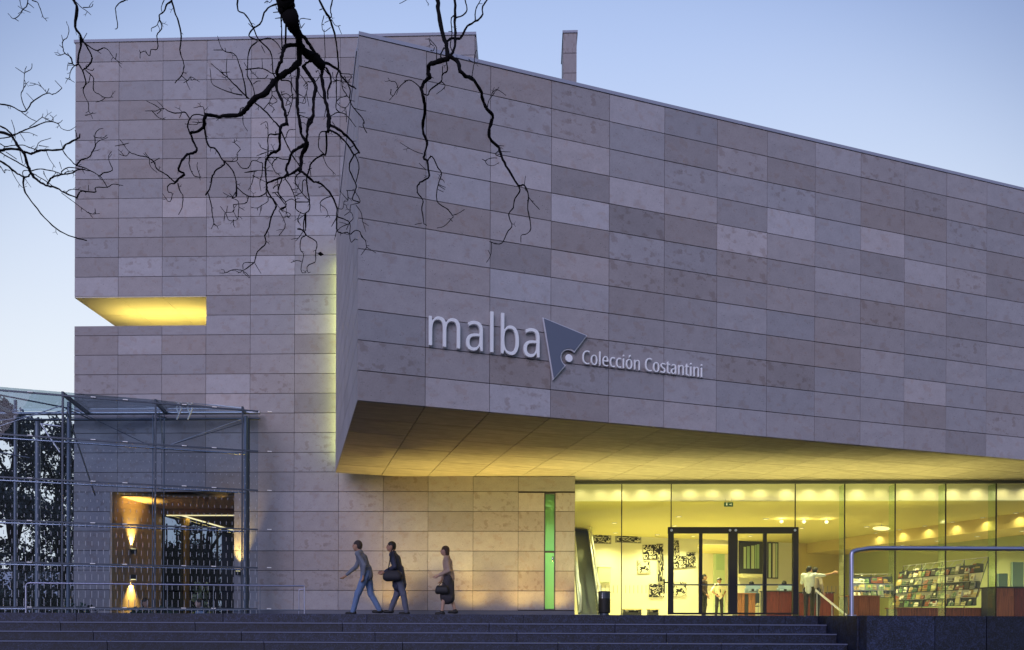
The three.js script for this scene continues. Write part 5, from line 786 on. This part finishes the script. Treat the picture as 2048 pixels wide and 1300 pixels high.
// black and white panels on the hall back wall, of an abstract pattern
{
  const maps = [0, 1, 2].map((k) => tex(128, 128, (i, j, c) => { const u = i / 128 * 3.2 + k * 9, v = j / 128 * 3.2 + k * 4, n = fbm(u + fbm(u * 1.7, v * 1.7, 2) * 1.4, v + fbm(v * 1.9 + 7, u, 2) * 1.4, 2), l = Math.sin(n * 26) > (k - .6) * .5 ? .85 : .03; c[0] = l; c[1] = l * .97; c[2] = l * .84; }));
  const mats = maps.map((m) => new THREE.MeshStandardMaterial({ map: m, roughness: .7 }));
  const where = ['at the upper left of the group', 'tall and narrow in the middle of the group', 'lowest on the left of the group', 'narrow one just right of the door post, upper', 'wide one right of the door post', 'rightmost and tilted one of the group', 'large pale outlined one at the bottom left', 'bottom one right of the door post'];
  [[1286, 1314, 1090, 1118, 1], [1314.6, 1327.5, 1088, 1163, 2], [1275, 1300, 1121, 1146, 0], [1347.5, 1358, 1081, 1112, 1], [1347, 1373, 1112.5, 1136, 1], [1373.5, 1391, 1105, 1134, 2], [1298, 1328, 1168, 1194, 2], [1347, 1373, 1164, 1192, 0]].forEach(([x0, x1, y0, y1, k], i) => {
    const p = toFace(BACK, x0, y1, .03), q = toFace(BACK, x1, y0, .03), c = inFrame(BACK, (p.x + q.x) / 2, (p.y + q.y) / 2, .03), o = thing('wall_panel', `black and white patterned wall panel, ${where[i]}`, 'wall panel', c, AL); if (i < 6) o.rotation.z = .05;
    part(o, 'board', new THREE.BoxGeometry(q.x - p.x, q.y - p.y, .04), mats[k]);
  });
  [[1186, 1222, 1069, 1087, 'left'], [1231, 1282, 1071, 1085, 'right']].forEach(([x0, x1, y0, y1, s]) => { const p = toFace(BACK, x0, y1, .03), q = toFace(BACK, x1, y0, .03), o = thing('picture', `grey framed picture high on the white hall wall, ${s} one of two`, 'picture', inFrame(BACK, (p.x + q.x) / 2, (p.y + q.y) / 2, .03), AL); part(o, 'frame', new THREE.BoxGeometry(q.x - p.x, q.y - p.y, .05), std(.30, .29, .24, .6)); part(o, 'print', new THREE.BoxGeometry(q.x - p.x - .08, q.y - p.y - .06, .01).translate(0, 0, .028), mats[2]); });
  const nz = toFace(BACK, 1208, 1150, .05), nb = thing('wall_box', 'pale green box lamp shade on the white wall behind the escalator', 'wall box', inFrame(BACK, nz.x, nz.y, .05), AL); part(nb, 'body', new THREE.BoxGeometry(.5, .55, .1), std(.62, .72, .48, .7)); part(nb, 'lip', new THREE.BoxGeometry(.54, .03, .14).translate(0, .29, 0), std(.7, .68, .4, .7));
  [[1246, 1281, 1217, 'long low display case with dark glass at the foot of the white wall'], [1296, 1315, 1217, 'short low display case with dark glass at the foot of the white wall']].forEach(([x0, x1, y, l]) => { const a = P(x0, y, 25.5), b = P(x1, y, 25.5), o = thing('display_case', l, 'display case', V((a.x + b.x) / 2, PF, 25.5)), w = b.x - a.x, h = a.y - EYE - PF; part(o, 'plinth', box(w, h * .5, .4, 0, h * .25, 0), M.artBlack); part(o, 'top', box(w + .06, .03, .46, 0, h * .5 + .015 + h * .35, 0), M.ochreWall); for (const s of [-1, 1]) part(o, 'post', box(.03, h * .35, .4, s * (w / 2 - .02), h * .675, 0), M.dark); part(o, 'exhibit', box(w * .8, h * .3, .2, 0, h * .66, -.05), mats[2]); });
}
// counters
function counter(label, x0, x1, y, Z, mats, slats, more) {
  const a = P(x0, y, Z), b = P(x1, y, Z), o = thing('counter', label, 'counter', V((a.x + b.x) / 2, PF, Z)), w = b.x - a.x, h = a.y - EYE - PF, n = Math.max(1, Math.round(w / slats));
  part(o, 'carcass', box(w - .02, h - .03, .6, 0, (h - .03) / 2, -.34), M.dark); part(o, 'top', box(w + .03, .035, .70, 0, h - .017, -.33), more ?? mats[0]);
  for (let i = 0; i < n; i++) part(o, 'front_board', box(w / n - .012, h - .04, .03, -w / 2 + (i + .5) * w / n, (h - .04) / 2, -.02), mats[i % mats.length]); return o;
}
counter('ticket counter front of upright orange wood boards right of the guard', 1475.5, 1511, 1186, 25.4, [M.woodOrange, M.woodOrange, M.artBlack], .12);
counter('dark red panelled ticket counter behind the right door leaf', 1533, 1584, 1181, 25.4, [M.woodRed], .5, M.artBlack);
counter('dark red panelled counter right of the doors behind the visitors', 1598, 1668, 1184, 26.3, [M.woodRed], .42, M.artBlack);
counter('brown wooden bookshop counter at the handrail post', 1697, 1760, 1191, 23.2, [M.wood, M.wood, M.wood, M.woodOrange], .33);
counter('low brown wooden counter under the large wire book rack', 1795, 1967, 1215, 20.6, [M.wood], .45);
{ const o = counter('tall dark brown reception counter at the right edge', 1992, 2140, 1173, 19.9, [M.wood, M.woodRed], .55, M.artBlack); }
for (const [x, y, l] of [[1506, 1168, 'pale blue screen back on the slatted counter'], [1571, 1169, 'pale blue screen back on the red counter near the right door post']]) { const p = P(x, y, 25.7), o = thing('screen', l, 'screen', V(p.x, (HY - 1181) * 25.7 / F + .0, 25.7)); part(o, 'housing', box(.5, .16, .06, 0, .17, 0), std(.25, .36, .5, .5)); part(o, 'stand', merge([box(.08, .1, .05, 0, .05, -.02), box(.24, .015, .16, 0, .008, 0)]), M.black); }
for (const [x0, x1, y0, l] of [[1995, 2014, 1147, 'short dark green panel behind the reception counter'], [2023, 2046, 1124, 'tall dark green panel behind the reception counter']]) { const a = P(x0, y0, 21.8), b = P(x1, 1190, 21.8), o = thing('partition', l, 'partition panel', V((a.x + b.x) / 2, PF, 21.8)); part(o, 'panel', box(b.x - a.x, a.y - EYE - PF, .05, 0, (a.y - EYE - PF) / 2, 0), std(.10, .17, .12, .6)); part(o, 'frame', box(.03, a.y - EYE - PF, .06, (a.x - b.x) / 2, (a.y - EYE - PF) / 2, 0), M.greenWall); }
{ // stair rail inside
  const o = thing('handrail', 'pale stair rail sloping down to the right beside the visitors', 'handrail', V(P(1690, 1229, 22).x, PF, 22)); partW(o, 'rail', rod(P(1631, 1180, 22), P(1692, 1230, 22), .032, .032, 10), M.letter); partW(o, 'post', merge([rod(P(1634, 1182, 22), P(1634, 1232, 22), .016), rod(P(1664, 1207, 22), P(1664, 1232, 22), .012)]), M.steel);
}
// book racks and what stands on them
{
  const coverMats = [[.60, .60, .30], [.34, .36, .28], [.07, .10, .06], [.28, .20, .08], [.70, .70, .50], [.04, .11, .07], [.24, .07, .04], [.18, .30, .15], [.04, .04, .035], [.5, .40, .16], [.15, .20, .11], [.8, .8, .66]].map((c) => std(...c, .5));
  const coverNames = ['pale yellow', 'grey', 'dark green', 'brown', 'cream', 'deep green', 'red', 'green', 'near-black', 'golden', 'olive', 'white'];
  const rack = (label, a, b, hTop, levels, every, rackName, group) => {   // a and b: ends of its foot on the floor
    const dir = b.clone().sub(a), len = dir.length(), turn = Math.atan2(-dir.z, dir.x), o = thing('book_rack', label, 'book rack', a, turn), n = Math.max(2, Math.round(len / .85));
    for (let i = 0; i <= n; i++) { const x = len * i / n; part(o, 'upright', merge([rod(new THREE.Vector3(x, 0, 0), new THREE.Vector3(x, hTop, 0), .014), rod(new THREE.Vector3(x, .35, .46), new THREE.Vector3(x, hTop - .12, .02), .010)]), M.steelDark); }
    for (let x = .2; x < len; x += .42) part(o, 'strut', rod(new THREE.Vector3(x, hTop - .28, .16), new THREE.Vector3(x + rr(.1, .2), hTop + .02, .0), .008), M.steel);
    part(o, 'top_rail', rod(new THREE.Vector3(0, hTop, 0), new THREE.Vector3(len, hTop, 0), .014), M.steel);
    levels.forEach((h, k) => {
      const tier = levels.length === 5 ? ['lowest', 'second', 'middle', 'fourth', 'top'][k] : ['lower', 'middle', 'top'][k]; let nb = 0;
      const z = .40 * (1 - h / hTop) + .06; part(o, 'shelf', merge([box(len, .015, .05, len / 2, h - .01, z + .05), box(len, .012, .012, len / 2, h + .05, z + .075), box(len, .24, .010, len / 2, h + .11, z - .01).clone()]), k % 2 ? M.steel : M.steelDark);
      for (let x = .12; x < len - .1; x += every * rr(.75, 1.3)) {
        const w = rr(.13, .24), hh = rr(.16, .31), ci = Math.floor(rnd() * 12), bk = thing('book', `${coverNames[ci]} book, ${ordinal(nb++)} from the left on the ${tier} shelf of the ${rackName}`, 'book', o.localToWorld(new THREE.Vector3(x, h, z + .035)), turn + rr(-.1, .1), group); bk.rotation.x = 0;
        const lean = -rr(.18, .45), g = box(w, hh, rr(.01, .035), 0, hh / 2, 0).rotateX(lean).rotateZ(rr(-.16, .16)), m = coverMats[ci]; part(bk, 'cover', g, m);
        part(bk, 'title_block', box(w * rr(.4, .8), hh * rr(.15, .45), .004, rr(-.02, .02), hh * rr(.45, .75), .021).rotateX(lean), coverMats[Math.floor(rnd() * 12)]);
      }
    });
  };
  const G = (px, Z) => V(P(px, 1230, Z).x, PF, Z);
  rack('long wire rack full of leaning books rising to the right in the bookshop', G(1806, 24.6), G(1976, 20.9), 1.75, [.36, .60, .84, 1.08, 1.32], .215, 'long wire rack', 'books on the long wire rack');
  rack('shorter wire rack with books left of the long one, behind the handrail post', G(1702, 25.2), G(1782, 25.0), 1.50, [.70, .94, 1.18], .19, 'shorter wire rack', 'books on the shorter wire rack');
  const p = P(1763, 1057, 23.6), o = thing('ceiling_light', 'bright oblong lamp under the hall ceiling before the bookshop', 'ceiling lamp', p, AL); part(o, 'shade', new THREE.SphereGeometry(.24, 24, 10).scale(1.4, .28, .6), glow(1, .85, .35, 1.6)); part(o, 'stem', new THREE.CylinderGeometry(.012, .012, .22, 8).translate(0, .14, 0), M.steel);
  spot(o, p.clone().add(new THREE.Vector3(0, -.09, 0)), p.clone().add(new THREE.Vector3(0, -3, 0)), [1, .88, .42], 14, 1.25, .6, 6);
  [[1563, 1043], [1608, 1043.5], [1653, 1044]].forEach(([x, y], i) => { const q = P(x, y, 22.4), c = thing('globe_lamp', ['small round globe lamp over the right door leaf', 'small round globe lamp just right of the doors', 'small round globe lamp left of the first glass fin'][i], 'ceiling lamp', q); part(c, 'globe', new THREE.SphereGeometry(.055, 16, 12), glow(1, .9, .55, 2)); part(c, 'stem', new THREE.CylinderGeometry(.006, .006, .14, 6).translate(0, .1, 0), M.steel);
    const l = new THREE.PointLight(new THREE.Color().setRGB(1, .85, .4), .5, 0, 2); l.castShadow = true; l.name = 'globe_light'; c.add(l); });
}
renderer.render(scene, camera);
